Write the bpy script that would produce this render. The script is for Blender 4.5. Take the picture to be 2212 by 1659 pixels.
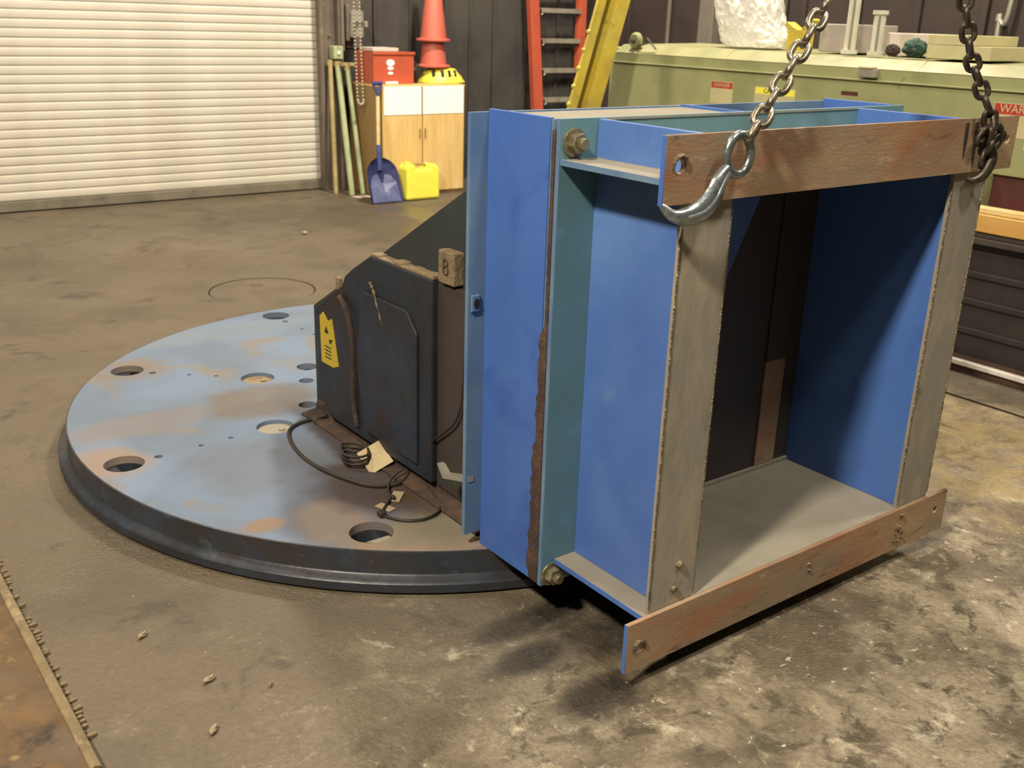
import bpy, bmesh, math, random
from mathutils import Vector, Matrix, noise
random.seed(7)
D = bpy.data
for o in list(D.objects): D.objects.remove(o)
SC = bpy.context.scene
COL = SC.collection

# ------------------------------------------------------------------ camera
PITCH, ROLL, YAW = 0.3447, 0.0321, -0.654
FPX = 2201.7
CAM = Vector((-1.5492, -1.4478, 1.5129))
cy, sy, cp, sp = math.cos(YAW), math.sin(YAW), math.cos(PITCH), math.sin(PITCH)
fwd = Vector((-sy*cp, cy*cp, -sp)); right = Vector((cy, sy, 0)); up = right.cross(fwd)
r2 = right*math.cos(ROLL) + up*math.sin(ROLL); u2 = -right*math.sin(ROLL) + up*math.cos(ROLL)
cd = D.cameras.new('camera'); cam = D.objects.new('camera', cd); COL.objects.link(cam)
cam.matrix_world = Matrix(((r2.x, u2.x, -fwd.x, CAM.x), (r2.y, u2.y, -fwd.y, CAM.y), (r2.z, u2.z, -fwd.z, CAM.z), (0, 0, 0, 1)))
cd.sensor_width = 36; cd.lens = 36*FPX/2212; cd.clip_start = .05; cd.clip_end = 100
cd.dof.use_dof = True; cd.dof.focus_distance = 2.7; cd.dof.aperture_fstop = 5.6
SC.camera = cam

# ------------------------------------------------------------------ world, lamps, exposure
wd = D.worlds.new('world'); SC.world = wd; wd.use_nodes = True
wd.node_tree.nodes['Background'].inputs[0].default_value = (1, .9, .78, 1)
wd.node_tree.nodes['Background'].inputs[1].default_value = .03
def lamp(name, loc, target, size, energy, color=(1, .87, .70)):
    l = D.lights.new(name, 'AREA'); l.shape = 'DISK'; l.size = size; l.energy = energy; l.color = color
    o = D.objects.new(name, l); COL.objects.link(o); o.location = loc
    o.rotation_euler = (Vector(target)-Vector(loc)).to_track_quat('-Z', 'Y').to_euler()
    return o
lamp('bay_and_fill_lamp', (-3.7, -1.0, 4.8), (.5, .6, .4), .42, 430)
lamp('bay_and_fill_lamp', (3.2, 3.6, 5.6), (3.4, 5.2, 0), .5, 440)
lamp('bay_and_fill_lamp', (-1.5, 4.2, 5.6), (.4, 6.4, 0), .6, 190)
lamp('bay_and_fill_lamp', (4.6, -.6, 5.6), (2.6, 1.0, 0), .6, 150)  # added unseen fill aimed at the floor on the right
lamp('bay_and_fill_lamp', (.5, -2.3, 5.6), (.8, .1, .6), .6, 140, (1, .9, .76))  # added unseen front fill for the bars and posts
SC.view_settings.view_transform = 'Standard'; SC.view_settings.look = 'None'
SC.view_settings.gamma = 1; SC.view_settings.use_curve_mapping = False
SC.view_settings.exposure = 0.15

# ------------------------------------------------------------------ materials
def lin(c):
    if isinstance(c, str):
        c = [int(c[i:i+2], 16)/255 for i in (0, 2, 4)]
    return tuple((x/12.92 if x <= .04045 else ((x+.055)/1.055)**2.4) for x in c)+(1,)
def mat(name, base, layers=(), rough=.6, metal=0., bump=0., bscale=40, coat=0., stretch=(1, 1, 1), rvar=0., spec=.5):
    """layers: (colour, noise scale, threshold, softness, detail)"""
    m = D.materials.new(name); m.use_nodes = True; nt = m.node_tree; N = nt.nodes; L = nt.links
    b = N['Principled BSDF']
    tc = N.new('ShaderNodeTexCoord'); mp = N.new('ShaderNodeMapping'); mp.inputs['Scale'].default_value = stretch
    L.new(tc.outputs['Object'], mp.inputs[0])
    col = None
    rgb = N.new('ShaderNodeRGB'); rgb.outputs[0].default_value = lin(base); col = rgb.outputs[0]
    for i, (c, s, t, sf, d) in enumerate(layers):
        n = N.new('ShaderNodeTexNoise'); n.inputs['Scale'].default_value = s; n.inputs['Detail'].default_value = d
        n.inputs['Roughness'].default_value = .62; n.inputs['Distortion'].default_value = .3
        off = N.new('ShaderNodeVectorMath'); off.operation = 'ADD'; off.inputs[1].default_value = (i*7.3+1, i*3.1, i*5.7)
        L.new(mp.outputs[0], off.inputs[0]); L.new(off.outputs[0], n.inputs['Vector'])
        r = N.new('ShaderNodeMapRange'); r.inputs[1].default_value = t-sf; r.inputs[2].default_value = t+sf
        L.new(n.outputs[0], r.inputs[0])
        mx = N.new('ShaderNodeMix'); mx.data_type = 'RGBA'; mx.inputs[7].default_value = lin(c)
        L.new(r.outputs[0], mx.inputs[0]); L.new(col, mx.inputs[6]); col = mx.outputs[2]
    L.new(col, b.inputs['Base Color'])
    b.inputs['Roughness'].default_value = rough; b.inputs['Metallic'].default_value = metal
    b.inputs['Coat Weight'].default_value = coat; b.inputs['Specular IOR Level'].default_value = spec
    if rvar:
        n = N.new('ShaderNodeTexNoise'); n.inputs['Scale'].default_value = 6; n.inputs['Detail'].default_value = 5
        L.new(mp.outputs[0], n.inputs['Vector'])
        r = N.new('ShaderNodeMapRange'); r.inputs[1].default_value = .35; r.inputs[2].default_value = .65
        r.inputs[3].default_value = rough-rvar; r.inputs[4].default_value = rough+rvar
        L.new(n.outputs[0], r.inputs[0]); L.new(r.outputs[0], b.inputs['Roughness'])
    if bump:
        n = N.new('ShaderNodeTexNoise'); n.inputs['Scale'].default_value = bscale; n.inputs['Detail'].default_value = 6
        L.new(mp.outputs[0], n.inputs['Vector'])
        bp = N.new('ShaderNodeBump'); bp.inputs['Strength'].default_value = bump; bp.inputs['Distance'].default_value = .01
        L.new(n.outputs[0], bp.inputs['Height']); L.new(bp.outputs[0], b.inputs['Normal'])
    return m
M = {}
M['blue'] = mat('blue_paint', '4C6EAE', [('5C80B8', 2.2, .56, .16, 4), ('6E8FB0', 9, .70, .08, 5), ('3A5AA8', 1.4, .62, .2, 3)], .5, bump=.05, bscale=260)
M['bluedark'] = mat('blue_paint_deep', '4064AC', [('4C72B4', 1.6, .55, .2, 3), ('35529C', 5, .66, .12, 4)], .5, bump=.05, bscale=260)
M['bluegreen'] = mat('blue_paint_green_lit', '62899A', [('5A8286', 3, .5, .2, 4), ('6C96B4', 6, .68, .08, 4)], .55, bump=.05, bscale=200)  # same blue paint, the greener light it reflects put into the colour
M['bluepale'] = mat('pale_blue_paint', '5F93B4', [('4C7CA6', 4, .55, .15, 4), ('5A6E78', 14, .7, .06, 4)], .55)
M['blueedge'] = mat('blue_flange_paint', '5A7798', [('6C8496', 6, .55, .15, 4), ('4A6690', 3, .6, .15, 4)], .55)
M['dustblue'] = mat('dusty_plate', '8E887A', [('7A7668', 5, .55, .2, 5), ('8E8878', 3, .6, .2, 4)], .85, bump=.08, bscale=120)
M['dustledge'] = mat('dusty_ledge', '7E8A88', [('8C8E80', 7, .55, .15, 5), ('5F7890', 12, .65, .08, 4)], .8)
M['rust'] = mat('rusty_bar', '94806A', [('9C6E50', 6, .54, .12, 6), ('7C7868', 4, .6, .1, 5), ('B09672', 3, .6, .14, 5), ('5E4A3C', 14, .66, .07, 6), ('B8A88E', 22, .68, .05, 5)], .55, metal=.15, bump=.12, bscale=90, rvar=.12, stretch=(.5, 1, 1.6))
M['steel'] = mat('raw_steel_post', '9C968A', [('86847A', 4, .55, .14, 6), ('ACA28A', 9, .6, .12, 6), ('6E6852', 18, .68, .07, 6)], .55, metal=.2, bump=.12, bscale=70, stretch=(1, 1, .35), rvar=.1)
M['rustedge'] = mat('torn_rust_edge', '3E302B', [('5A4438', 18, .55, .12, 5), ('3A302C', 30, .6, .1, 4)], .85, bump=.4, bscale=120)
M['bolt'] = mat('old_bolt_metal', '8C8468', [('5C5644', 30, .6, .1, 4), ('B4AC92', 22, .66, .08, 3)], .38, metal=.6, bump=.1)
M['hook'] = mat('forged_hook_metal', '98A0A2', [('6A7474', 30, .58, .12, 4), ('B8BEC0', 20, .62, .1, 3)], .3, metal=.8, bump=.1, bscale=90)
M['chain'] = mat('chain_metal', '9A927E', [('5E564A', 25, .56, .12, 4), ('C0B8A6', 30, .64, .08, 3)], .34, metal=.75)
M['chaindark'] = mat('greasy_chain_metal', '4A4238', [('2A2622', 20, .55, .12, 4), ('7A705E', 34, .66, .08, 3)], .42, metal=.6)
M['blackpaint'] = mat('dark_navy_paint', '20262E', [('2A3444', 3, .58, .12, 5), ('2A2220', 4, .56, .12, 5), ('3A2E26', 9, .68, .08, 5)], .55, bump=.15, bscale=60, rvar=.15)  # dark navy base with blue and brown mottling
M['gusset'] = mat('dark_grey_paint', '2A2F30', [('303838', 5, .55, .2, 4), ('262A2A', 3, .6, .15, 4)], .7, bump=.06)
M['rim'] = mat('dark_rim_paint', '2A2E34', [('343C46', 4, .58, .14, 5), ('32291F', 6, .6, .12, 6), ('444C56', 12, .68, .08, 4)], .38, bump=.1, rvar=.1)  # near-black base with blue-grey and brown mottling
M['grime'] = mat('rusty_grime', '3A2E26', [('5A4030', 12, .56, .14, 5), ('241E1A', 8, .58, .12, 4)], .85, bump=.5, bscale=60)
M['ochre'] = mat('dusty_grease', '7E6E54', [('5A4A34', 14, .56, .12, 5), ('968668', 10, .62, .1, 4)], .8, bump=.5, bscale=80)
M['sticker'] = mat('yellow_sticker', 'B8A02C', [('6E5E20', 40, .66, .06, 4)], .5)
M['black'] = mat('black_rubber', '1C1B1A', [('2C2A26', 20, .6, .1, 3)], .6)
M['card'] = mat('card_tag', 'B4A480', [('A08E6A', 12, .6, .12, 3)], .8)
M['cable'] = mat('black_cable', '2A241E', [('3E342A', 20, .6, .1, 3)], .55)
M['slat'] = mat('door_slat_paint', 'C4C0B2', [('B8B2A2', 1.3, .58, .2, 4), ('CEC8BC', 2.4, .6, .2, 3)], .5)
M['doorbar'] = mat('door_bottom_bar', '77705F', [('5E584C', 5, .55, .15, 5)], .7)
M['jamb'] = mat('brown_steel_jamb', '6E6357', [('5A5048', 3, .55, .15, 5), ('857A68', 7, .66, .08, 5)], .6, bump=.08)
M['wall'] = mat('dark_wall_cladding', '3F3D3B', [('48463F', .8, .55, .2, 4), ('34302F', 2.2, .6, .15, 4)], .75)
M['wallr'] = mat('brown_wall_cladding', '382E2B', [('443A33', .9, .55, .2, 4), ('2A2422', 2.5, .6, .15, 4)], .8)
M['col'] = mat('grey_column_paint', '716B60', [('605A52', 3, .55, .2, 4)], .7)
M['ceil'] = mat('ceiling_deck', '5A5852', (), .8)
M['wood'] = mat('cabinet_wood_veneer', 'D6B878', [('C8A664', 3, .55, .2, 5), ('E0C68C', 5, .62, .15, 4)], .5, stretch=(5, 5, .5))
M['woodside'] = mat('cabinet_side_veneer', '9C7E52', [('8C7048', 3, .55, .2, 5)], .55, stretch=(5, 5, .5))
M['white'] = mat('white_board', 'F2F4F0', (), .4)
M['orange'] = mat('orange_red_plastic', 'B4553C', [('A64C36', 5, .6, .15, 3)], .45)
M['cone'] = mat('orange_cone_plastic', 'BE6450', [('B25444', 4, .55, .2, 3)], .5)
M['yellow'] = mat('bright_yellow_plastic', 'F2EC58', [('E4DC50', 6, .6, .15, 3)], .4)
M['yelsteel'] = mat('yellow_painted_steel', 'C8B23C', [('A8944A', 5, .56, .14, 5), ('D8CC58', 3, .6, .15, 4), ('7E6C34', 16, .7, .06, 5)], .5, bump=.1)
M['yeldirt'] = mat('dirty_yellow_steel', '9A8448', [('7C6A3C', 6, .56, .14, 5)], .6)
M['scoop'] = mat('dark_blue_plastic', '343A6E', [('4C5688', 7, .58, .14, 5)], .4)
M['scoopworn'] = mat('scuffed_blue_plastic', '5A6288', [('3E4470', 8, .56, .12, 5), ('7880A0', 16, .66, .08, 5)], .5)
M['handle'] = mat('pale_wood_handle', 'DCC288', [('C8AA6C', 14, .6, .12, 3)], .5)
M['gpole'] = mat('pale_green_pole', 'A4B088', [('8E9A70', 8, .56, .14, 4)], .5)
M['wpole'] = mat('wood_pole', 'A89868', [('8A7C50', 8, .56, .14, 4)], .6)
M['green'] = mat('machine_green_paint', '92966A', [('9C9E70', 2.2, .56, .16, 5), ('828860', 4, .6, .14, 5), ('5E6448', 12, .72, .06, 5)], .5, bump=.05, rvar=.1)
M['greenlit'] = mat('machine_green_lit_tone', '8A8A60', [('989470', 2.2, .56, .16, 5), ('7C8058', 5, .62, .12, 5)], .5, rvar=.1)  # machine green again, toned for the light on top and ledge
M['mdark'] = mat('dark_steel_and_shade', '3A3330', [('423A34', 5, .56, .14, 5), ('3A4038', 3, .64, .1, 4)], .5, bump=.1)  # dark steel; also paints the box hollow's shade, lifted for haze
M['skirt'] = mat('black_machine_skirt', '2A2523', [('332D2A', 5, .56, .14, 5)], .6, bump=.1)
M['mred'] = mat('dark_red_oxide', '5A2820', [('3A2420', 8, .56, .14, 4)], .7)
M['plank'] = mat('yellow_pine_plank', 'C69A50', [('B4863C', 6, .56, .14, 5), ('D2AE6A', 4, .6, .14, 4)], .6, stretch=(3, .5, 3))
M['bright'] = mat('gleam_toned_steel_edge', 'F4EEE4', [('E0D8CC', 20, .6, .1, 3)], .3, metal=.2)  # the steel's gleam is put into a near-white colour
M['railg'] = mat('grey_steel_rail', '5E5650', [('44403C', 8, .56, .14, 4)], .4, metal=.5)
M['rubber_floor'] = mat('brown_rubber_strip', '5E4638', [('4A382E', 8, .56, .14, 4)], .6)
M['red'] = mat('red_label', 'B03A2C', (), .4)
M['cream'] = mat('cream_board', 'B8B288', [('C8C090', 5, .6, .15, 3)], .6)
M['lav'] = mat('pale_grey_card', 'A8A098', [('989088', 5, .6, .15, 3)], .7)
M['glove'] = mat('dark_green_cloth', '2E4A3C', [('1E2A26', 20, .56, .12, 4), ('46685A', 15, .64, .1, 3)], .9, bump=.6, bscale=60)
M['tube'] = mat('white_plastic_tube', 'D4D2BE', [('C2C0AC', 6, .6, .15, 3)], .35)
M['alu'] = mat('aluminium_rung', 'BDB7A4', [('9C9686', 9, .6, .12, 3)], .35, metal=.5)
M['greyplastic'] = mat('grey_hoist_housing', '8F8A7C', [('7A766A', 6, .56, .15, 4)], .5)
M['galv'] = mat('galvanised_pipe', 'A8A698', (), .4, metal=.5)
M['scrap'] = mat('pale_scrap', '94876A', (), .6)
M['paper'] = mat('pale_paper', 'C8BCB0', (), .7)
M['sheet'] = mat('rusty_brown_sheet', '5E4A30', [('4A3A28', 5, .52, .12, 7), ('7A5C34', 3.4, .58, .1, 6), ('565048', 2.6, .58, .1, 5), ('2C2420', 7, .64, .06, 6), ('8A744E', 16, .66, .06, 5)], .75, bump=.5, bscale=30)
M['sheetedge'] = mat('pale_worn_edge', '7E6E50', [('64563E', 12, .54, .14, 5), ('968462', 20, .62, .08, 5)], .7, bump=.5)
M['weld'] = mat('weld_bead', '8C8068', [('5C5442', 40, .55, .12, 3)], .35, metal=.6, bump=.6, bscale=160)
M['ring'] = mat('dark_seam', '3A3028', [('241E1A', 10, .56, .14, 4)], .8)

# transparent plastic bag
mb = D.materials.new('clear_plastic_film'); mb.use_nodes = True; nt = mb.node_tree
b = nt.nodes['Principled BSDF']; b.inputs['Base Color'].default_value = lin('F2F0E8'); b.inputs['Roughness'].default_value = .18
b.inputs['Alpha'].default_value = .72; b.inputs['Coat Weight'].default_value = .6
n = nt.nodes.new('ShaderNodeTexNoise'); n.inputs['Scale'].default_value = 14; n.inputs['Detail'].default_value = 5; n.inputs['Distortion'].default_value = 1.2
bp = nt.nodes.new('ShaderNodeBump'); bp.inputs['Strength'].default_value = .9; bp.inputs['Distance'].default_value = .03
tcb = nt.nodes.new('ShaderNodeTexCoord'); nt.links.new(tcb.outputs['Object'], n.inputs['Vector'])
nt.links.new(n.outputs[0], bp.inputs['Height']); nt.links.new(bp.outputs[0], b.inputs['Normal']); M['bag'] = mb
# clear water
mw = D.materials.new('standing_water'); mw.use_nodes = True; b = mw.node_tree.nodes['Principled BSDF']
b.inputs['Base Color'].default_value = lin('5A5040'); b.inputs['Roughness'].default_value = .04; b.inputs['Specular IOR Level'].default_value = 1.; b.inputs['Coat Weight'].default_value = 1; b.inputs['Coat Roughness'].default_value = .03; M['water'] = mw

# floor: oily, worn, partly wet concrete
def floor_mat():
    m = D.materials.new('oily_worn_concrete'); m.use_nodes = True; nt = m.node_tree; N = nt.nodes; L = nt.links
    b = N['Principled BSDF']; tc = N.new('ShaderNodeTexCoord')
    def nz(scale, off, det=6, st=(1, 1, 1), dist=.4, rg=.6):
        mp = N.new('ShaderNodeMapping'); mp.inputs['Location'].default_value = off; mp.inputs['Scale'].default_value = st
        L.new(tc.outputs['Object'], mp.inputs[0]); n = N.new('ShaderNodeTexNoise')
        n.inputs['Scale'].default_value = scale; n.inputs['Detail'].default_value = det; n.inputs['Distortion'].default_value = dist; n.inputs['Roughness'].default_value = rg
        L.new(mp.outputs[0], n.inputs['Vector']); return n.outputs[0]
    def rng(x, a, bb, lo=0., hi=1.):
        r = N.new('ShaderNodeMapRange'); r.inputs[1].default_value = a; r.inputs[2].default_value = bb; r.inputs[3].default_value = lo; r.inputs[4].default_value = hi
        r.interpolation_type = 'SMOOTHSTEP'; L.new(x, r.inputs[0]); return r.outputs[0]
    def mul(a, bb):
        n = N.new('ShaderNodeMath'); n.operation = 'MULTIPLY'; L.new(a, n.inputs[0])
        if isinstance(bb, float): n.inputs[1].default_value = bb
        else: L.new(bb, n.inputs[1])
        return n.outputs[0]
    def mix(f, c1, c2):
        n = N.new('ShaderNodeMix'); n.data_type = 'RGBA'; L.new(f, n.inputs[0])
        if isinstance(c1, str): n.inputs[6].default_value = lin(c1)
        else: L.new(c1, n.inputs[6])
        n.inputs[7].default_value = lin(c2); return n.outputs[2]
    def spot(cx, cy_, rx, ry, soft=.5, wob=.35):
        # a stain of its own shape round (cx, cy)
        mp = N.new('ShaderNodeMapping'); mp.inputs['Location'].default_value = (-cx/rx, -cy_/ry, 0); mp.inputs['Scale'].default_value = (1/rx, 1/ry, 0)
        L.new(tc.outputs['Object'], mp.inputs[0])
        ln = N.new('ShaderNodeVectorMath'); ln.operation = 'LENGTH'; L.new(mp.outputs[0], ln.inputs[0])
        nn = nz(5, (cx, cy_, 1), 6); a = N.new('ShaderNodeMath'); a.operation = 'MULTIPLY_ADD'; L.new(nn, a.inputs[0]); a.inputs[1].default_value = wob*4; L.new(ln.outputs['Value'], a.inputs[2])
        return rng(a.outputs[0], 1+wob*2-soft, 1+wob*2+soft, 1, 0)
    c = mix(rng(nz(1.1, (0, 0, 0)), .35, .68), '5D5444', '695D4B')
    c = mix(mul(rng(nz(2.6, (3, 1, 0), 8), .48, .66), .6), c, '4F4638')
    c = mix(mul(rng(nz(.55, (8, 2, 0), 4), .52, .68), .45), c, '635342')
    worn = spot(1.25, -.55, 2.1, 1.15, .5, .4)
    c = mix(mul(worn, rng(nz(3.2, (2, 9, 0), 10, rg=.68), .36, .58)), c, '988D76')
    c = mix(mul(worn, rng(nz(11, (5, 4, 0), 9, rg=.72), .50, .62)), c, '4C4636')
    c = mix(mul(worn, rng(nz(7, (9, 1, 0), 10, rg=.72), .55, .66)), c, 'BCB29A')
    c = mix(mul(mul(worn, rng(nz(2.1, (4, 8, 2), 8, rg=.62), .50, .60)), .8), c, '584E3E')
    c = mix(mul(worn, rng(nz(26, (1, 1, 1), 6, rg=.7), .60, .68)), c, 'C4BAA2')
    c = mix(mul(spot(2.1, .35, .5, .8, .4), rng(nz(6, (1, 9, 3), 8, rg=.68), .35, .6)), c, '9C8A64')
    dark = rng(nz(4.2, (6, 6, 0), 9, rg=.66), .57, .66)
    c = mix(mul(dark, .55), c, '363027')
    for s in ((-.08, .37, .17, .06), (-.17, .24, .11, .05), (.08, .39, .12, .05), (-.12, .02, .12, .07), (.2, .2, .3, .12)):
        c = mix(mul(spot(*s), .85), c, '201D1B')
    c = mix(mul(spot(2.0, 5.9, .9, .45), .5), c, '3E3629')
    c = mix(mul(spot(2.3, 4.9, .3, 1.0), .55), c, '423929')
    fine = rng(nz(60, (0, 0, 0), 8), .35, .7); c = mix(mul(fine, .35), c, '4E463B')
    sp2 = rng(nz(42, (4, 4, 0), 3, rg=.5), .70, .74); c = mix(mul(sp2, .7), c, '887F67')
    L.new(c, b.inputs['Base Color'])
    wet = rng(nz(1.6, (7, 1, 0), 6), .45, .62); r = rng(wet, 0, 1, .62, .3)
    L.new(r, b.inputs['Roughness']); b.inputs['Specular IOR Level'].default_value = .5
    ad = N.new('ShaderNodeMath'); ad.operation = 'MULTIPLY_ADD'; L.new(nz(14, (0, 3, 0), 8), ad.inputs[0]); ad.inputs[1].default_value = 1.; L.new(nz(90, (0, 0, 0), 4), ad.inputs[2])
    bp = N.new('ShaderNodeBump'); bp.inputs['Strength'].default_value = .45; bp.inputs['Distance'].default_value = .012
    L.new(ad.outputs[0], bp.inputs['Height']); L.new(bp.outputs[0], b.inputs['Normal'])
    return m
M['floor'] = floor_mat()

# disc top: light blue paint with dust and a painted housing shadow
def disc_mat():
    m = D.materials.new('dusty_light_blue_paint'); m.use_nodes = True; nt = m.node_tree; N = nt.nodes; L = nt.links
    b = N['Principled BSDF']; tc = N.new('ShaderNodeTexCoord')
    def nz(scale, off, det=5):
        mp = N.new('ShaderNodeMapping'); mp.inputs['Location'].default_value = off; L.new(tc.outputs['Object'], mp.inputs[0])
        n = N.new('ShaderNodeTexNoise'); n.inputs['Scale'].default_value = scale; n.inputs['Detail'].default_value = det; n.inputs['Distortion'].default_value = .8
        L.new(mp.outputs[0], n.inputs['Vector']); return n.outputs[0]
    def rng(x, a, bb, lo=0., hi=1.):
        r = N.new('ShaderNodeMapRange'); r.interpolation_type = 'SMOOTHSTEP'
        for i, v in zip((1, 2, 3, 4), (a, bb, lo, hi)): r.inputs[i].default_value = v
        L.new(x, r.inputs[0]); return r.outputs[0]
    def mix(f, c1, c2, k=1.):
        if k != 1.:
            q = N.new('ShaderNodeMath'); q.operation = 'MULTIPLY'; L.new(f, q.inputs[0]); q.inputs[1].default_value = k; f = q.outputs[0]
        n = N.new('ShaderNodeMix'); n.data_type = 'RGBA'; L.new(f, n.inputs[0])
        if isinstance(c1, str): n.inputs[6].default_value = lin(c1)
        else: L.new(c1, n.inputs[6])
        n.inputs[7].default_value = lin(c2); return n.outputs[2]
    def spot(cx, cy_, rx, ry, soft=.35, wob=.3):
        mp = N.new('ShaderNodeMapping'); mp.inputs['Location'].default_value = (-cx/rx, -cy_/ry, 0); mp.inputs['Scale'].default_value = (1/rx, 1/ry, 0)
        L.new(tc.outputs['Object'], mp.inputs[0])
        ln = N.new('ShaderNodeVectorMath'); ln.operation = 'LENGTH'; L.new(mp.outputs[0], ln.inputs[0])
        a = N.new('ShaderNodeMath'); a.operation = 'MULTIPLY_ADD'; L.new(nz(4, (cx, cy_, 1)), a.inputs[0]); a.inputs[1].default_value = wob*4; L.new(ln.outputs['Value'], a.inputs[2])
        return rng(a.outputs[0], 1+wob*2-soft, 1+wob*2+soft, 1, 0)
    c = mix(rng(nz(2.2, (0, 0, 0)), .35, .65), '64707F', '6C7C91')
    c = mix(rng(nz(3.0, (4, 1, 0)), .55, .68), c, '797166', .75)
    c = mix(rng(nz(1.6, (1, 7, 0)), .54, .7), c, '586577', .7)
    # dust and grey patches, own outlines; dark brown ones paint the housing's shadow
    for (s, colr, k) in (((-.28, .98, .2, .24), '585A63', .75), ((-.33, 1.45, .26, .22), '616164', .5), ((-.1, 2.0, .2, .16), '685D4C', .7), ((-.75, 1.72, .12, .14), '8B7358', .7),
                         ((-.4, 2.58, .14, .12), '7C6A51', .5), ((-.18, .70, .30, .16), '86735B', .85), ((-.33, .92, .12, .16), '8C765B', .5), ((-.02, .78, .22, .13), '706B5B', .9),
                         ((-.1, 1.12, .2, .2), '3B2C22', .8), ((0., .95, .17, .13), '3E2E20', .8), ((-.02, 1.45, .08, .32), '3B2C22', .8), ((-.52, 1.05, .06, .04), '806A52', .8), ((-.6, 2.0, .3, .1), '7B6E64', .5), ((.1, 2.9, .5, .1), '727B7F', .5)):
        c = mix(spot(*s), c, colr, k)
    L.new(c, b.inputs['Base Color']); b.inputs['Roughness'].default_value = .78; b.inputs['Specular IOR Level'].default_value = .3
    bp = N.new('ShaderNodeBump'); bp.inputs['Strength'].default_value = .08; bp.inputs['Distance'].default_value = .01
    L.new(nz(70, (0, 0, 0)), bp.inputs['Height']); L.new(bp.outputs[0], b.inputs['Normal'])
    return m
M['disc'] = disc_mat()

# ------------------------------------------------------------------ mesh helpers
def box(bm, x0, x1, y0, y1, z0, z1):
    vs = [bm.verts.new(p) for p in ((x0, y0, z0), (x1, y0, z0), (x1, y1, z0), (x0, y1, z0), (x0, y0, z1), (x1, y0, z1), (x1, y1, z1), (x0, y1, z1))]
    for f in ((0, 3, 2, 1), (4, 5, 6, 7), (0, 1, 5, 4), (1, 2, 6, 5), (2, 3, 7, 6), (3, 0, 4, 7)): bm.faces.new([vs[i] for i in f])
    return vs
def prism(bm, pts, axis, a, b):
    """polygon pts (2D) extruded along axis from a to b; axis 'x': pts=(y,z), 'y': (x,z), 'z': (x,y)"""
    def P(p, t): return {'x': (t, p[0], p[1]), 'y': (p[0], t, p[1]), 'z': (p[0], p[1], t)}[axis]
    v0 = [bm.verts.new(P(p, a)) for p in pts]; v1 = [bm.verts.new(P(p, b)) for p in pts]
    n = len(pts); bm.faces.new(v0); bm.faces.new(v1[::-1])
    for i in range(n): bm.faces.new((v0[i], v1[i], v1[(i+1) % n], v0[(i+1) % n]))
def tube(bm, pts, r, seg=10, closed=False, caps=True):
    pts = [Vector(p) for p in pts]; n = len(pts)
    rs = r if isinstance(r, (list, tuple)) else [r]*n
    rings = []; prev = None
    for i, p in enumerate(pts):
        if closed: t = pts[(i+1) % n]-pts[i-1]
        else: t = pts[min(i+1, n-1)]-pts[max(i-1, 0)]
        t.normalize()
        if prev is None:
            a = Vector((0, 0, 1)) if abs(t.z) < .9 else Vector((1, 0, 0)); u = t.cross(a).normalized()
        else: u = (prev - t*prev.dot(t)).normalized()
        prev = u; v = t.cross(u)
        rr = rs[i]; ra, rb = rr if isinstance(rr, tuple) else (rr, rr)
        rings.append([bm.verts.new(p+u*math.cos(2*math.pi*k/seg)*ra+v*math.sin(2*math.pi*k/seg)*rb) for k in range(seg)])
    for i in range(n if closed else n-1):
        A, B = rings[i], rings[(i+1) % n]
        for k in range(seg): bm.faces.new((A[k], A[(k+1) % seg], B[(k+1) % seg], B[k]))
    if caps and not closed: bm.faces.new(rings[0][::-1]); bm.faces.new(rings[-1])
def lathe(bm, prof, seg=32, c=(0, 0, 0)):
    """profile (r,z) about z at c"""
    R_ = []
    for r, z in prof:
        R_.append([bm.verts.new((c[0]+r*math.cos(2*math.pi*k/seg), c[1]+r*math.sin(2*math.pi*k/seg), c[2]+z)) for k in range(seg)] if r > 1e-6 else [bm.verts.new((c[0], c[1], c[2]+z))])
    for A, B in zip(R_, R_[1:]):
        for k in range(seg):
            k2 = (k+1) % seg
            if len(A) == 1 and len(B) == 1: continue
            if len(A) == 1: bm.faces.new((A[0], B[k2], B[k]))
            elif len(B) == 1: bm.faces.new((A[k], A[k2], B[0]))
            else: bm.faces.new((A[k], A[k2], B[k2], B[k]))
def smooth_curve(pts, n=8):
    pts = [Vector(p) for p in pts]; out = []
    for i in range(len(pts)-1):
        p0 = pts[max(i-1, 0)]; p1 = pts[i]; p2 = pts[i+1]; p3 = pts[min(i+2, len(pts)-1)]
        for k in range(n):
            t = k/n
            out.append(.5*((2*p1)+(p2-p0)*t+(2*p0-5*p1+4*p2-p3)*t*t+(3*p1-p0-3*p2+p3)*t**3))
    out.append(pts[-1]); return out
def obj(name, bm, m, parent=None, bevel=0., smooth=False, loc=None, rot=None):
    bmesh.ops.recalc_face_normals(bm, faces=bm.faces)
    me = D.meshes.new(name); bm.to_mesh(me); bm.free(); me.materials.append(M[m] if isinstance(m, str) else m)
    o = D.objects.new(name, me); COL.objects.link(o)
    if smooth:
        for p in me.polygons: p.use_smooth = True
        md = o.modifiers.new('ws', 'EDGE_SPLIT'); md.split_angle = math.radians(42)
    if bevel:
        md = o.modifiers.new('bev', 'BEVEL'); md.width = bevel; md.segments = 2; md.limit_method = 'ANGLE'
    if parent: o.parent = parent; o.matrix_parent_inverse = parent.matrix_world.inverted()
    if loc: o.location = loc
    if rot: o.rotation_euler = rot
    return o
def part(name, m, parent, fn, bevel=0., smooth=False):
    bm = bmesh.new(); fn(bm); o = obj(name, bm, m, None, bevel, smooth)
    if parent is not None:
        o.parent = parent; w = wmat(parent)
        o.matrix_parent_inverse = w.inverted()
    return o
def wmat(o):
    m = Matrix.LocRotScale(o.location, o.rotation_euler, o.scale)
    return (wmat(o.parent) @ o.matrix_parent_inverse @ m) if o.parent else m
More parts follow.
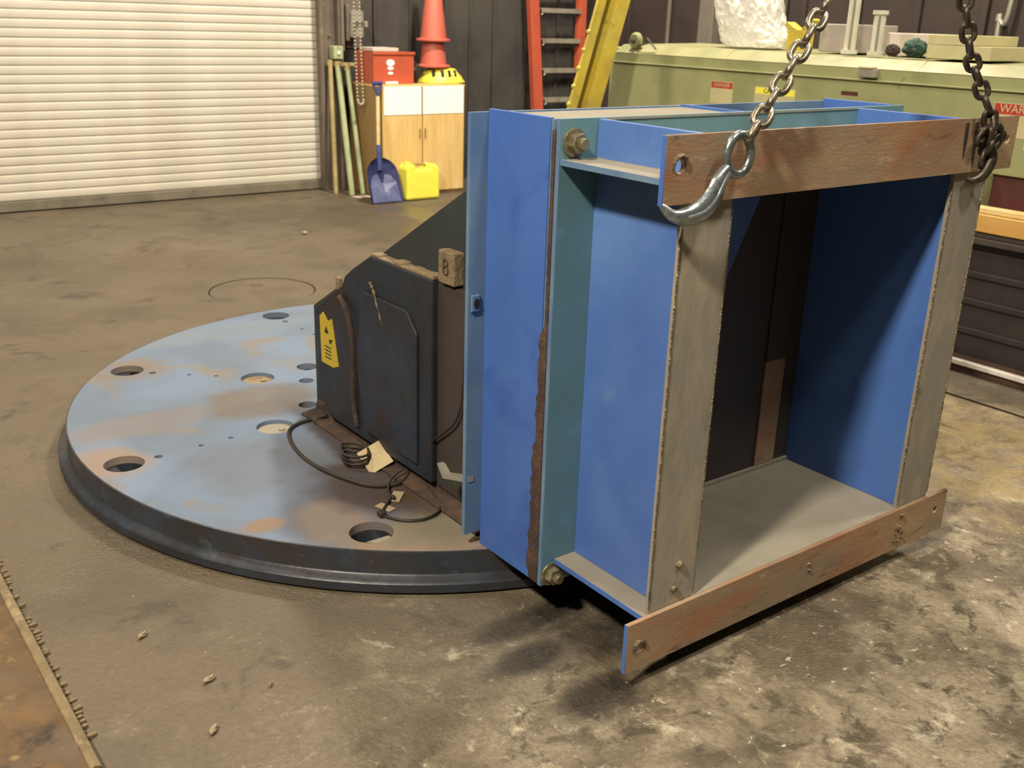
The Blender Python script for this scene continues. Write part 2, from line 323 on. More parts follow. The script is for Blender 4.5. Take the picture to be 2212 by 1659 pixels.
def thing(name, label, cat, loc=(0, 0, 0), group=None, rot=(0, 0, 0)):
    o = D.objects.new(name, None); COL.objects.link(o); o.location = loc; o.rotation_euler = rot
    o.empty_display_size = .05
    o['label'] = label; o['category'] = cat
    if group: o['group'] = group
    return o
def tag(o, label, cat, group=None):
    o['label'] = label; o['category'] = cat
    if group: o['group'] = group
    return o
def struct(o): o['kind'] = 'structure'; return o
def B(x0, x1, y0, y1, z0, z1): return lambda bm: box(bm, x0, x1, y0, y1, z0, z1)
def text_mesh(name, s, size, m, parent, loc, xdir, zdir, depth=.0006):
    cu = D.curves.new(name, 'FONT'); cu.body = s; cu.size = size; cu.extrude = depth; cu.align_x = 'CENTER'; cu.align_y = 'CENTER'
    tmp = D.objects.new('t', cu); COL.objects.link(tmp)
    dg = bpy.context.evaluated_depsgraph_get(); me = D.meshes.new_from_object(tmp.evaluated_get(dg)); D.objects.remove(tmp)
    me.materials.clear(); me.materials.append(M[m])
    o = D.objects.new(name, me); COL.objects.link(o)
    x = Vector(xdir).normalized(); y = Vector(zdir).normalized(); z = x.cross(y)
    me.transform(Matrix(((x.x, y.x, z.x, loc[0]), (x.y, y.y, z.y, loc[1]), (x.z, y.z, z.z, loc[2]), (0, 0, 0, 1))))
    o.parent = parent; o.matrix_parent_inverse = wmat(parent).inverted()
    return o
def holed_plate(name, loops, thick, m, parent, z0):
    """first loop = outline, others = holes, filled with a 2D curve, z0..z0+thick"""
    cu = D.curves.new(name, 'CURVE'); cu.dimensions = '2D'; cu.fill_mode = 'BOTH'; cu.extrude = thick/2
    for lp in loops:
        s = cu.splines.new('POLY'); s.points.add(len(lp)-1)
        for i, p in enumerate(lp): s.points[i].co = (p[0], p[1], 0, 1)
        s.use_cyclic_u = True
    tmp = D.objects.new('t', cu); COL.objects.link(tmp)
    dg = bpy.context.evaluated_depsgraph_get(); me = D.meshes.new_from_object(tmp.evaluated_get(dg)); D.objects.remove(tmp)
    me.materials.clear(); me.materials.append(M[m]); me.transform(Matrix.Translation((0, 0, z0+thick/2)))
    o = D.objects.new(name, me); COL.objects.link(o)
    if parent: o.parent = parent; o.matrix_parent_inverse = wmat(parent).inverted()
    return o
def circ(cx, cy_, r, n=32): return [(cx+r*math.cos(2*math.pi*k/n), cy_+r*math.sin(2*math.pi*k/n)) for k in range(n)]

# ================================================================== SETTING
XL, XR, YF, YB, ZC = -6.5, 5.7, -5.5, 7.0, 6.4
SL = [(2.575, -5.5), (2.605, -5.5), (2.605, 1.9), (2.575, 1.9)]
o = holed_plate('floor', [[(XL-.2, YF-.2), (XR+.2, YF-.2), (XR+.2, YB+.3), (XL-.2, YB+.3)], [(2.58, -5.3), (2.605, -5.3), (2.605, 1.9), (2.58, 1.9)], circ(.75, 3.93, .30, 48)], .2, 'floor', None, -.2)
struct(o)
part('slot_channel', 'ring', o, B(2.57, 2.615, -5.31, 1.91, -.2, -.05))
part('manhole_cover', 'floor', o, lambda bm: lathe(bm, [(0, -.06), (.292, -.06), (.292, -.003), (.285, -.0005), (0, -.0005)], 48, (.75, 3.93, 0)), smooth=True)
part('manhole_ring', 'ring', o, lambda bm: lathe(bm, [(.302, -.03), (.302, -.02), (.29, -.02), (.29, -.03)], 48, (.75, 3.93, 0)))

DX0, DX1 = -2.0, 2.70
w = part('wall_back', 'wall', None, lambda bm: (box(bm, XL, DX0, YB+.02, YB+.2, 0, ZC), box(bm, DX1, XR, YB+.02, YB+.2, 0, ZC), box(bm, DX0, DX1, YB+.02, YB+.2, 3.3, ZC), box(bm, DX0, DX1, YB+.14, YB+.2, 0, 3.3)))
struct(w)
xs = [2.86, 3.25, 3.62, 4.0, 4.28, 4.56, 4.95, 5.35, 5.7]
for i in range(len(xs)-1):
    part('wall_panel', 'wall', w, B(xs[i]+.006, xs[i+1]-.006, YB-.012*(i % 2), YB+.02, 0, 3.2), bevel=.004)
    part('panel_rib', 'wall', w, B(xs[i]-.02, xs[i]+.004, YB-.03, YB+.02, 0, 3.2), bevel=.003)
w = struct(part('wall_right', 'wallr', None, B(XR, XR+.2, YF, YB, 0, ZC)))
for y in [1.6+.52*k for k in range(11)]:
    if y < 6.9: part('panel_rib', 'wallr', w, B(XR-.03, XR, y, y+.05, 0, 4.), bevel=.004)
struct(part('trim_1', 'col', None, B(XR-.22, XR-.03, 5.03, 5.2, 0, ZC-.01), bevel=.01))
struct(part('trim_2', 'col', None, B(XR-.22, XR-.03, 4.38, 4.5, 0, ZC-.01), bevel=.01))
struct(part('wall_left', 'wall', None, B(XL-.2, XL, YF, YB, 0, ZC)))
struct(part('wall_front', 'wall', None, B(XL, XR, YF-.2, YF, 0, ZC)))
struct(part('ceiling', 'ceil', None, B(XL-.2, XR+.2, YF-.2, YB+.2, ZC, ZC+.15)))

# roll-up door: curtain of interlocking slats
door = D.objects.new('door_1', None); COL.objects.link(door); door.location = (.35, YB, 0); struct(door)
PIT = .0658
def slat_bm(bm):
    prof = [(0.0, 0.0), (-.006, .003), (-.0095, .012), (-.011, .033), (-.0095, .053), (-.006, .0615), (0, .0645), (.004, .0645), (.004, 0)]
    prism(bm, [(YB+a+.03, z) for a, z in prof], 'x', DX0+.02, DX1+.02)
bm = bmesh.new(); slat_bm(bm); bmesh.ops.recalc_face_normals(bm, faces=bm.faces)
sm = D.meshes.new('door_slat'); bm.to_mesh(sm); bm.free(); sm.materials.append(M['slat'])
for k in range(48):
    s = D.objects.new('door_slat', sm); COL.objects.link(s); s.parent = door; s.matrix_parent_inverse = Matrix.Translation((-.35, -YB, 0)); s.location = (0, 0, .085+k*PIT)
part('bottom_bar', 'doorbar', door, B(DX0+.02, DX1+.02, YB-.005, YB+.05, .008, .083), bevel=.006)
j = struct(part('trim_3', 'jamb', None, lambda bm: (box(bm, 2.68, 2.865, YB-.07, YB+.01, 0, 3.6), box(bm, 2.665, 2.70, YB-.1, YB-.07, 0, 3.6)), bevel=.006))
part('angle_lip', 'jamb', j, B(2.82, 2.87, YB-.13, YB-.07, 0, 3.4), bevel=.004)
for z in (.62, .82, 1.07, 1.32): part('bolt_head', 'bolt', j, lambda bm: lathe(bm, [(0, .012), (.012, .012), (.014, 0)], 8, (2.76, YB-.085, z)))
part('weather_strip', 'galv', j, B(2.845, 2.853, YB-.15, YB-.142, 1.25, 3.0))

# things on the jamb / wall
t = thing('chain_hoist', 'grey hoist housing with hanging hand chain beside the roll-up door', 'hoist', (2.97, YB, 1.3))
part('housing', 'greyplastic', t, B(2.92, 3.04, YB-.19, YB-.022, 1.31, 1.53), bevel=.012)
part('mounting_bracket', 'jamb', t, B(2.90, 3.1, YB-.03, YB, 1.22, 1.62), bevel=.005)
part('rear_cover', 'jamb', t, B(2.895, 2.93, YB-.15, YB-.03, 1.28, 1.58), bevel=.01)
def bead_chain(bm):
    z = 2.3
    pts = []
    for x0 in (2.842, 2.896):
        zz = 2.4
        while zz > .80:
            pts.append((x0+.012*math.sin(zz*3), YB-.40, zz)); zz -= .03
    for p in pts:
        bmesh.ops.create_uvsphere(bm, u_segments=6, v_segments=4, radius=.011, matrix=Matrix.Translation(p))
    for k in range(6):
        a = math.pi*k/5; bmesh.ops.create_uvsphere(bm, u_segments=6, v_segments=4, radius=.013, matrix=Matrix.Translation((2.881+.027*math.cos(a), YB-.40, .80-.03*math.sin(a))))
part('sprocket_arm', 'greyplastic', t, B(2.935, 2.965, YB-.40, YB-.18, 1.40, 1.45), bevel=.006)
part('hand_chain', 'galv', t, bead_chain)
t = thing('door_switch', 'small pale control box on conduit beside the door jamb', 'switch', (2.80, YB-.1, 1.17))
part('switch_box', 'gpole', t, B(2.755, 2.845, YB-.17, YB-.075, 1.13, 1.24), bevel=.008)
part('conduit', 'galv', t, lambda bm: tube(bm, [(2.875, YB-.12, 1.2), (2.875, YB-.12, 3.0)], .009, 8))
part('button', 'white', t, B(2.785, 2.815, YB-.18, YB-.17, 1.17, 1.2), bevel=.004)

# ================================================================== BLUE MACHINE
ZT = 1.305; XC = .595
mc = thing('turntable_fixture', 'big blue steel box frame bolted onto a round pale-blue base disc', 'machine', (.55, .8, 0))
P_ = lambda n, m, fn, **k: part(n, m, mc, fn, **k)
# ---- base disc
DCX, DCY, DR, DZ = .524, 1.79, 1.348, .119
holes = []
for k in range(8):
    a = math.radians(4.6+45*k+0); holes.append((DCX+1.24*math.cos(a), DCY+1.24*math.sin(a), .064))
inner = []
for k in range(8):
    a = math.radians(5.2+45*k+.2); inner.append((DCX+.70*math.cos(a), DCY+.70*math.sin(a), .066))
small = []
for k in range(8):
    a = math.radians(4.6+45*k)
    for rr, hr in ((1.13, .014), (.98, .009), (.87, .009)): small.append((DCX+rr*math.cos(a+.01), DCY+rr*math.sin(a+.01), hr))
small += [(.135, 2.106, .03), (.215, 2.26, .045), (.02, 1.86, .035)]
loops = [circ(DCX, DCY, DR-.006, 128)]+[circ(*h, n=28) for h in holes+inner]+[circ(*h, n=12) for h in small]
disc = holed_plate('base_disc', loops, .026, 'disc', mc, DZ-.026)
def rimfn(bm):
    lathe(bm, [(DR-.006, DZ), (DR-.0015, DZ-.0015), (DR, DZ-.006), (DR, .052), (DR+.004, .046), (DR+.024, .040), (DR+.031, .033), (DR+.032, .010), (DR+.026, .004), (DR-.1, .002), (DR-.1, .09), (DR-.006, .0925)], 160, (DCX, DCY, 0))
part('disc_rim', 'rim', disc, rimfn, smooth=True)
for (hx, hy, hr) in inner:
    part('hole_plug', 'ochre' if hy > 1.9 else 'dustblue', disc, lambda bm: (lathe(bm, [(0, -.014), (hr-.002, -.014), (hr-.002, -.03), (0, -.03)], 24, (hx, hy, DZ)), lathe(bm, [(0, -.008), (.012, -.008), (.013, -.013)], 6, (hx+.02, hy-.01, DZ))))
for (hx, hy, hr) in holes:
    part('hole_sleeve', 'rim', disc, lambda bm: lathe(bm, [(hr, -.026), (hr+.008, -.026), (hr+.008, -.11), (hr, -.11), (hr, -.026)], 28, (hx, hy, DZ)), smooth=True)
    part('hole_bar', 'steel', disc, B(hx-.10, hx+.10, hy-.012, hy+.012, .03, .085))

# ---- front frame
Y0 = 0.012
xa, xb = -.075, 1.265
def bar_with_holes(nm, z0, z1, hs):
    # plate in the x-z plane with real holes, front face y=0
    cu = D.curves.new(nm, 'CURVE'); cu.dimensions = '2D'; cu.fill_mode = 'BOTH'; cu.extrude = .006
    for lp in [[(xa, z0), (xb, z0), (xb, z1), (xa, z1)]]+[circ(hx, hz, hr, 20) for hx, hz, hr in hs]:
        s = cu.splines.new('POLY'); s.points.add(len(lp)-1)
        for i, p in enumerate(lp): s.points[i].co = (p[0], p[1], 0, 1)
        s.use_cyclic_u = True
    tmp = D.objects.new('t', cu); COL.objects.link(tmp)
    dg = bpy.context.evaluated_depsgraph_get(); me = D.meshes.new_from_object(tmp.evaluated_get(dg)); D.objects.remove(tmp)
    me.materials.clear(); me.materials.append(M['rust'])
    me.transform(Matrix(((1, 0, 0, 0), (0, 0, 1, .006), (0, 1, 0, 0), (0, 0, 0, 1))))
    o = D.objects.new(nm, me); COL.objects.link(o); o.parent = mc; o.matrix_parent_inverse = wmat(mc).inverted()
    return o
topbar = bar_with_holes('top_bar', ZT-.139, ZT, [(-.033, 1.243, .015), (1.222, 1.245, .012)])
botbar = bar_with_holes('bottom_bar', .055, .187, [(-.033, .112, .013), (1.21, .133, .011)])
# welds and edge strips on the bars
for p, (hx, hz) in ((topbar, (-.033, 1.243)), (botbar, (-.033, .112))):
    part('hole_burr', 'weld', p, lambda bm: tube(bm, [(hx+.019*math.cos(a)*1.0, -.002, hz+.022*math.sin(a)) for a in [2*math.pi*k/20-.3 for k in range(13)]], [.0015+.004*math.sin(math.pi*k/12) for k in range(13)], 6), smooth=True)
part('painted_end', 'bluedark', topbar, B(xa-.0015, xa+.0, .0005, .012, ZT-.139, ZT))
part('painted_end', 'bluedark', botbar, B(xa-.0015, xa+.0, .0005, .012, .055, .187))
part('weld_spatter', 'weld', botbar, lambda bm: [bmesh.ops.create_icosphere(bm, subdivisions=1, radius=random.uniform(.004, .010), matrix=Matrix.Translation((1.02+random.uniform(-.02, .03), -.002, .10+random.uniform(-.02, .07)))) for _ in range(12)])
part('weld_spatter', 'weld', botbar, lambda bm: [bmesh.ops.create_icosphere(bm, subdivisions=1, radius=random.uniform(.003, .006), matrix=Matrix.Translation((.6+random.uniform(-.008, .008), -.001, .13+random.uniform(-.02, .01)))) for _ in range(6)])
part('grease_stain', 'grime', topbar, lambda bm: [prism(bm, [(1.0+.045*k, 1.294), (1.018+.045*k, 1.295), (1.022+.045*k+random.uniform(-.006, .004), 1.21-.03*k % .05), (1.012+.045*k, 1.20)], 'y', -.0012, 0) for k in range(2)])
# posts
def post(x0, x1):
    return lambda bm: (box(bm, x0, x1, Y0+.001, Y0+.013, .187, ZT-.12))
p1 = P_('front_post', 'steel', post(0, .151), bevel=.002)
p2 = P_('front_post', 'steel', post(1.012, 1.166), bevel=.002)
for p, x in ((p1, (0., .151)), (p2, (1.012, 1.166))):
    for xx in x:
        part('weld_seam', 'weld', p, lambda bm: tube(bm, [(xx+random.uniform(-.0008, .0008), Y0+.001, .2+k*.0095) for k in range(100)], [random.uniform(.0018, .0028) for k in range(100)], 5))
for (x, z) in ((.08, .232), (.092, .294)):
    part('weld_stub', 'weld', p1, lambda bm: bmesh.ops.create_icosphere(bm, subdivisions=2, radius=.011, matrix=Matrix.Translation((x, .012, z))))
# side plates and shelves
YD = .344
P_('side_plate', 'blue', B(.049, .061, Y0+.014, YD, .187, ZT-.002), bevel=.002)
P_('side_plate', 'bluedark', B(1.024, 1.036, Y0+.014, .437, .187, 1.195), bevel=.002)
P_('side_plate', 'bluedark', B(1.024, 1.036, Y0, YD, 1.197, ZT-.002), bevel=.002)
P_('bottom_plate', 'dustblue', B(-.018, 1.18, Y0+.001, .432, .175, .187), bevel=.001)
P_('top_plate', 'dustblue', B(-.058, 1.2, Y0+.001, YD, 1.204, 1.216), bevel=.001)
P_('edge_strip', 'bluedark', B(-.0195, -.018, Y0+.001, YD, .1745, .1875))
P_('edge_strip', 'blueedge', B(-.0595, -.058, Y0+.001, YD, 1.2035, 1.2165))
P_('floor_lip', 'steel', B(.061, 1.024, .425, .436, .187, .199), bevel=.002)
# flange A (ring plate in the x-z plane)
def ring(y0, y1, x0, x1, z0, z1, wl, wr, wb, wt):
    return lambda bm: (box(bm, x0, x0+wl, y0, y1, z0, z1), box(bm, x1-wr, x1, y0, y1, z0, z1), box(bm, x0+wl, x1-wr, y0, y1, z0, z0+wb), box(bm, x0+wl, x1-wr, y0, y1, z1-wt, z1))
P_('front_flange', 'bluegreen', ring(YD, YD+.014, -.060, 1.25, .119, ZT, .121, .210, .056, .10))
P_('edge_strip', 'blueedge', B(-.062, -.0602, YD+.0005, YD+.0135, .119, ZT))
P_('rear_flange', 'blueedge', ring(.372, .384, -.056, 1.246, .122, ZT-.003, .12, .206, .056, .10))
# ragged rust between the flanges
def ragged(bm):
    z = .124; L_ = []; 
    while z < ZT-.01:
        L_.append(((.382+.012*random.random()+.010*(z < .5)) if z < .8 else .368+.003*random.random(), z)); z += random.uniform(.012, .03)
    prism(bm, [(.358, .124)]+L_+[(.358, L_[-1][1])], 'x', -.0645, -.0605)
P_('rusty_seam', 'rustedge', ragged)
# bolts of the flange
def hexbolt(bm, x, y, z, r=.024, dy=-1):
    prism(bm, [(x+(r+.009)*math.cos(a), z+(r+.009)*math.sin(a)) for a in [2*math.pi*k/24 for k in range(24)]], 'y', y, y+dy*.006)
    prism(bm, [(x+r*math.cos(a), z+r*math.sin(a)) for a in [math.pi/3*k+.2 for k in range(6)]], 'y', y+dy*.006, y+dy*.026)
    prism(bm, [(x+r*.55*math.cos(a), z+r*.55*math.sin(a)) for a in [2*math.pi*k/16 for k in range(16)]], 'y', y+dy*.026, y+dy*.042)
for (x, z) in ((-.022, 1.252), (-.030, .147), (1.19, 1.25), (1.19, .147)):
    P_('flange_bolt', 'bolt', lambda bm: hexbolt(bm, x, YD, z), bevel=.002)
# ---- rear box section
P_('side_panel', 'bluedark', B(-.060, -.048, .384, .622, .119, ZT), bevel=.0015)
P_('side_panel', 'bluedark', B(1.238, 1.25, .384, .622, .119, ZT), bevel=.0015)
P_('deck_plate', 'dustblue', B(-.048, .60, .384, .622, 1.283, 1.293))
P_('deck_plate', 'bluedark', B(.60, 1.238, .384, .622, 1.245, 1.255))
P_('deck_plate', 'dustblue', B(.74, 1.20, .40, .60, 1.262, 1.272))
P_('deck_rib', 'bluedark', B(.60, .612, .384, .622, 1.255, 1.300))
P_('rear_flange', 'blueedge', ring(.622, .636, -.112, 1.30, .160, ZT-.008, .3, .3, .2, .3))
P_('back_plate', 'mdark', B(.0, 1.19, .64, .65, .12, 1.25))
P_('inner_back_plate', 'mdark', B(.061, 1.036, .437, .447, .122, 1.19))  # dark sheet closing the hollow, standing in for its shade
P_('stiffener', 'rust', B(.865, .955, .428, .437, .199, .55), bevel=.002)  # lower length in rust colour paints the lit part of the strip
P_('stiffener', 'mdark', B(.865, .955, .428, .437, .55, 1.19), bevel=.002)  # same strip higher up, its shade painted as a dark colour
P_('stiffener', 'mdark', B(.40, .44, .424, .437, .199, 1.19), bevel=.002)
P_('lit_patch_plate', 'blue', lambda bm: prism(bm, [(.062, 1.19), (.80, 1.19), (.56, .70), (.062, .40)], 'y', .418, .424))  # added blue plate standing in for a lit patch inside the box
bkt = P_('flange_clip', 'blueedge', B(-.106, -.080, .614, .622, .80, .845), bevel=.003)
part('clip_hole', 'black', bkt, lambda bm: prism(bm, [(-.091+.008*math.cos(a), .822+.014*math.sin(a)) for a in [2*math.pi*k/16 for k in range(16)]], 'y', .6125, .6145))
P_('bent_tab', 'galv', lambda bm: (prism(bm, [(.62, .335), (.735, .300), (.76, .318), (.775, .318), (.745, .283), (.62, .318)], 'x', -.105, -.085)))
# ---- gussets and sloping back
GP = [(.636, .12), (1.80, .12), (1.80, .52), (.636, 1.19)]
P_('gusset_plate', 'gusset', lambda bm: prism(bm, GP, 'x', .030, .045), bevel=.002)
P_('gusset_plate', 'gusset', lambda bm: prism(bm, GP, 'x', 1.13, 1.145), bevel=.002)
P_('sloping_plate', 'gusset', lambda bm: prism(bm, [(.66, 1.165), (.66, 1.15), (1.79, .50), (1.79, .515)], 'x', .045, 1.13))
P_('end_plate', 'gusset', B(.045, 1.13, 1.785, 1.799, .12, .51))
# ---- dark side gearbox with grease marks
hs = P_('gearbox_housing', 'blackpaint', lambda bm: prism(bm, [(.95, .16), (1.62, .16), (1.70, .24), (1.70, .545), (1.60, .61), (1.50, .665), (1.48, .70), (1.42, .74), (1.31, .80), (.95, .80)], 'x', -.012, .03), bevel=.006)
part('cover_plate', 'blackpaint', hs, lambda bm: prism(bm, [(1.02, .20), (1.34, .20), (1.40, .44), (1.34, .68), (1.08, .68), (1.02, .62)], 'x', -.022, -.012), bevel=.004)
part('greasy_ledge', 'ochre', hs, lambda bm: [box(bm, -.008, .034+random.uniform(-.004, .0), y, y+.045, .799, .804+random.uniform(0, .012)) for y in [.95+.045*k for k in range(8)]], bevel=.003)
part('grease_streak', 'grime', hs, lambda bm: tube(bm, smooth_curve([(-.022, 1.50, .63), (-.024, 1.44, .58), (-.024, 1.41, .46), (-.022, 1.42, .3), (-.02, 1.40, .2)]), .009, 6))
part('grease_streak', 'ochre', hs, lambda bm: tube(bm, smooth_curve([(-.018, 1.30, .72), (-.020, 1.27, .69), (-.020, 1.22, .60)]), [.002+.004*(k % 3)/2 for k in range(17)], 6))
lug = part('pipe_stub', 'ochre', hs, B(-.012, .004, 1.52, 1.545, .64, .685), bevel=.004)
st = part('warning_sticker', 'sticker', hs, lambda bm: prism(bm, [(1.535, .37), (1.575, .355), (1.66, .355+.0), (1.665, .52), (1.64, .54), (1.605, .515), (1.575, .53)], 'x', -.0145, -.012))
part('sticker_symbol', 'black', st, lambda bm: (prism(bm, [(1.60, .47), (1.63, .47), (1.617, .495)], 'x', -.0155, -.0143), prism(bm, [(1.57, .455), (1.60, .45), (1.59, .435)], 'x', -.0155, -.0143), [prism(bm, [(1.585, .38+.013*k), (1.63, .38+.013*k), (1.63, .384+.013*k), (1.585, .384+.013*k)], 'x', -.0152, -.0143) for k in range(4)]))
P_('recessed_cover', 'mdark', lambda bm: prism(bm, [(.66, .15), (.95, .15), (.95, .79), (.66, .80)], 'x', .008, .03), bevel=.004)
P_('base_angle', 'grime', lambda bm: prism(bm, [(-.045, .119), (.03, .119), (.03, .165), (.02, .165), (.012, .135), (-.045, .127)], 'y', .66, 1.78), bevel=.002)
bl = P_('square_block', 'ochre', B(-.004, .05, .85, .93, .80, .895), bevel=.004)
part('cast_mark', 'ring', bl, lambda bm: (tube(bm, [(-.005, .89+.011*math.cos(a), .862+.010*math.sin(a)) for a in [2*math.pi*k/14 for k in range(14)]], .002, 5, closed=True), tube(bm, [(-.005, .89+.013*math.cos(a), .840+.012*math.sin(a)) for a in [2*math.pi*k/14 for k in range(14)]], .002, 5, closed=True)))
P_('drop_cable', 'cable', lambda bm: tube(bm, smooth_curve([(.004, .80, .78), (-.004, .79, .6), (-.006, .82, .42), (-.008, .95, .3), (-.004, 1.0, .22)]), .004, 6))
# top tray edge lines
P_('tray_rim', 'dustledge', lambda bm: (box(bm, .0605, 1.0245, YD-.002, YD+.0, ZT-.006, ZT)))

# cables lying on the disc
t = thing('black_cable', 'thick black cable looped on the blue disc with a coiled end', 'cable', (-.15, 1.3, DZ))
zc = DZ+.007
part('cable_run', 'cable', t, lambda bm: tube(bm, smooth_curve([(.0, 1.66, zc+.02), (-.04, 1.70, zc), (-.11, 1.685, zc), (-.165, 1.63, zc), (-.205, 1.50, zc), (-.215, 1.36, zc), (-.19, 1.22, zc), (-.135, 1.10, zc), (-.05, 1.07, zc), (.02, 1.13, zc+.01), (.005, 1.2, zc+.02)]), .0065, 8), smooth=True)
part('cable_coil', 'cable', t, lambda bm: tube(bm, [(-.085+(.055+.012*math.sin(k*.9))*math.cos(k*.45)*.8, 1.30+(.07)*math.sin(k*.45), zc+.003+.0016*k*.6) for k in range(44)], .0045, 6), smooth=True)
t = tag(part('thin_cable', 'cable', None, lambda bm: tube(bm, smooth_curve([(-.02, 1.10, zc+.03), (-.07, 1.09, zc+.01), (-.11, 1.04, zc), (-.125, .98, zc), (-.12, 1.0, zc), (-.2, .925, zc), (-.205, .905, zc), (-.175, .85, zc), (-.12, .82, zc), (-.055, .84, zc), (-.02, .90, zc), (-.01, .98, zc+.02)]), .0042, 7), smooth=True), 'thin black cable curling over the disc near the blue panel', 'cable')
part('cable_plug', 'cable', t, B(-.218, -.196, .90, .925, DZ+.001, DZ+.018), bevel=.004)
def tilted(name, label, cat, c, sx, sy_, sz, rot, m, bevel=.001):
    bm = bmesh.new(); box(bm, -sx/2, sx/2, -sy_/2, sy_/2, 0, sz); o = obj(name, bm, m, bevel=bevel); o.location = c; o.rotation_euler = rot
    return tag(o, label, cat)
tilted('card_tag', 'square pale card leaning on the coiled cable on the disc', 'card', (-.045, 1.235, DZ+.030), .085, .10, .004, (math.radians(28), math.radians(-25), math.radians(-12)), 'card')
tilted('card_scrap', 'small torn pale scrap lying on the disc below the card', 'scrap', (-.105, 1.0, DZ+.001), .07, .035, .003, (0, 0, .8), 'scrap')
tilted('wire_stub', 'short pale fragment beside the thin cable on the disc', 'scrap', (-.17, .955, DZ+.001), .03, .06, .003, (0, 0, .3), 'scrap')

# ================================================================== CHAINS AND HOOKS
def link_mesh(name, L_, Wd, r, m):
    bm = bmesh.new(); pts = []; R_ = Wd/2-r; h = L_/2-Wd/2
    for k in range(9):
        a = math.pi*k/8; pts.append((R_*math.cos(a), 0, h+R_*math.sin(a)))
    for k in range(9):
        a = math.pi+math.pi*k/8; pts.append((R_*math.cos(a), 0, -h+R_*math.sin(a)))
    tube(bm, pts, r, 8, closed=True)
    bmesh.ops.recalc_face_normals(bm, faces=bm.faces)
    me = D.meshes.new(name); bm.to_mesh(me); bm.free(); me.materials.append(M[m])
    for p in me.polygons: p.use_smooth = True
    return me
def chain(parent, pts, pitch, me, a0=0.):
    pts = [Vector(p) for p in pts]; seg = [(b_-a_).length for a_, b_ in zip(pts, pts[1:])]; tot = sum(seg); n = int(round(tot/pitch))
    wi = wmat(parent).inverted()
    def at(s):
        for L_, a_, b_ in zip(seg, pts, pts[1:]):
            if s <= L_: return a_.lerp(b_, s/L_)
            s -= L_
        return pts[-1]
    for i in range(n):
        s = (i+.5)*tot/n; c = at(s); d = (at(min(s+.02, tot))-at(max(s-.02, 0))).normalized()
        q = Vector((0, 0, 1)).rotation_difference(d)
        o = D.objects.new('chain_link', me); COL.objects.link(o); o.parent = parent; o.matrix_parent_inverse = wi
        o.rotation_mode = 'QUATERNION'
        from mathutils import Quaternion
        o.rotation_quaternion = q @ Quaternion((0, 0, 1), a0+(math.pi/2)*(i % 2)+random.uniform(-.12, .12))
        o.location = c
APX = Vector((.72, .02, 2.02))
lk = link_mesh('chain_link', .062, .046, .0074, 'chain')
c1 = thing('lifting_chain', 'bright worn steel chain running up from the silver hook at the near corner', 'chain', (.12, -.04, 1.29))
chain(c1, [(.118, -.040, 1.290), (.374, 0, 1.569), (.60, .01, 1.85), APX-Vector((.03, 0, .03))], .0425, lk, .75)
lk2 = link_mesh('chain_link', .060, .044, .0074, 'chaindark')
c2 = thing('lifting_chain', 'dark greasy chain hanging down to the far end of the top bar', 'chain', (1.08, -.03, 1.25))
chain(c2, [(1.075, -.03, 1.245), (1.055, -.03, 1.32), (1.03, -.01, 1.375), (.965, 0, 1.46), (.905, 0, 1.575), (.84, 0, 1.75), APX+Vector((.03, 0, -.03))], .042, lk2, .75)
# hooks
def hook(name, label, m, pts, rads, eye, er, parent_loc):
    t = thing(name, label, 'hook', parent_loc)
    part('hook_eye', m, t, lambda bm: tube(bm, [(eye[0]+er*math.cos(a), eye[1], eye[2]+er*1.12*math.sin(a)) for a in [2*math.pi*k/28 for k in range(28)]], [(.009, .010)]*28, 10, closed=True), smooth=True)
    part('hook_body', m, t, lambda bm: tube(bm, smooth_curve(pts, 6), [tuple(x) for x in rads_interp(rads, (len(pts)-1)*6+1)], 12), smooth=True)
    return t
def rads_interp(rs, n):
    out = []
    for i in range(n):
        s = i*(len(rs)-1)/(n-1); k = min(int(s), len(rs)-2); f = s-k
        out.append((rs[k][0]*(1-f)+rs[k+1][0]*f, rs[k][1]*(1-f)+rs[k+1][1]*f))
    return out
hk = [(.066, -.036, 1.240), (.045, -.037, 1.213), (.030, -.038, 1.185), (.004, -.036, 1.160), (-.030, -.030, 1.148), (-.062, -.020, 1.150), (-.084, -.006, 1.170)]
h1 = hook('grab_hook', 'silver forged hook gripping the near corner of the rusty top bar', 'hook', hk, [(.013, .012), (.014, .021), (.015, .026), (.015, .026), (.014, .021), (.010, .013), (.005, .006)], (.098, -.036, 1.264), .036, (.05, -.03, 1.2))
part('hook_rib', 'hook', h1, lambda bm: tube(bm, smooth_curve([(.060, -.051, 1.232), (.040, -.052, 1.205), (.022, -.053, 1.178), (-.004, -.050, 1.157), (-.04, -.042, 1.147)], 5), .004, 6), smooth=True)
hk2 = [(1.085, -.03, 1.235), (1.098, -.034, 1.21), (1.090, -.034, 1.185), (1.072, -.030, 1.160), (1.058, -.016, 1.148), (1.052, .0, 1.150)]
hook('grab_hook', 'dark hook of the greasy chain at the far end of the top bar', 'chaindark', hk2, [(.011, .011), (.012, .014), (.013, .016), (.012, .014), (.010, .011), (.006, .006)], (1.100, -.030, 1.258), .026, (1.09, -.03, 1.2))
# extra wrapped links near the dark hook belong to the chain
wi = wmat(c2).inverted()
from mathutils import Quaternion, Euler
for (x, y, z, r_) in ((1.045, -.025, 1.262, (.3, .5, .2)), (1.07, -.028, 1.235, (.2, -.6, 1.)), (1.125, -.026, 1.25, (.4, .9, .3)), (1.062, -.028, 1.293, (0., .4, 1.4)), (1.075, -.022, 1.205, (.1, .2, .4))):
    o = D.objects.new('chain_link', lk2); COL.objects.link(o); o.parent = c2; o.matrix_parent_inverse = wi; o.location = (x, y, z); o.rotation_euler = r_
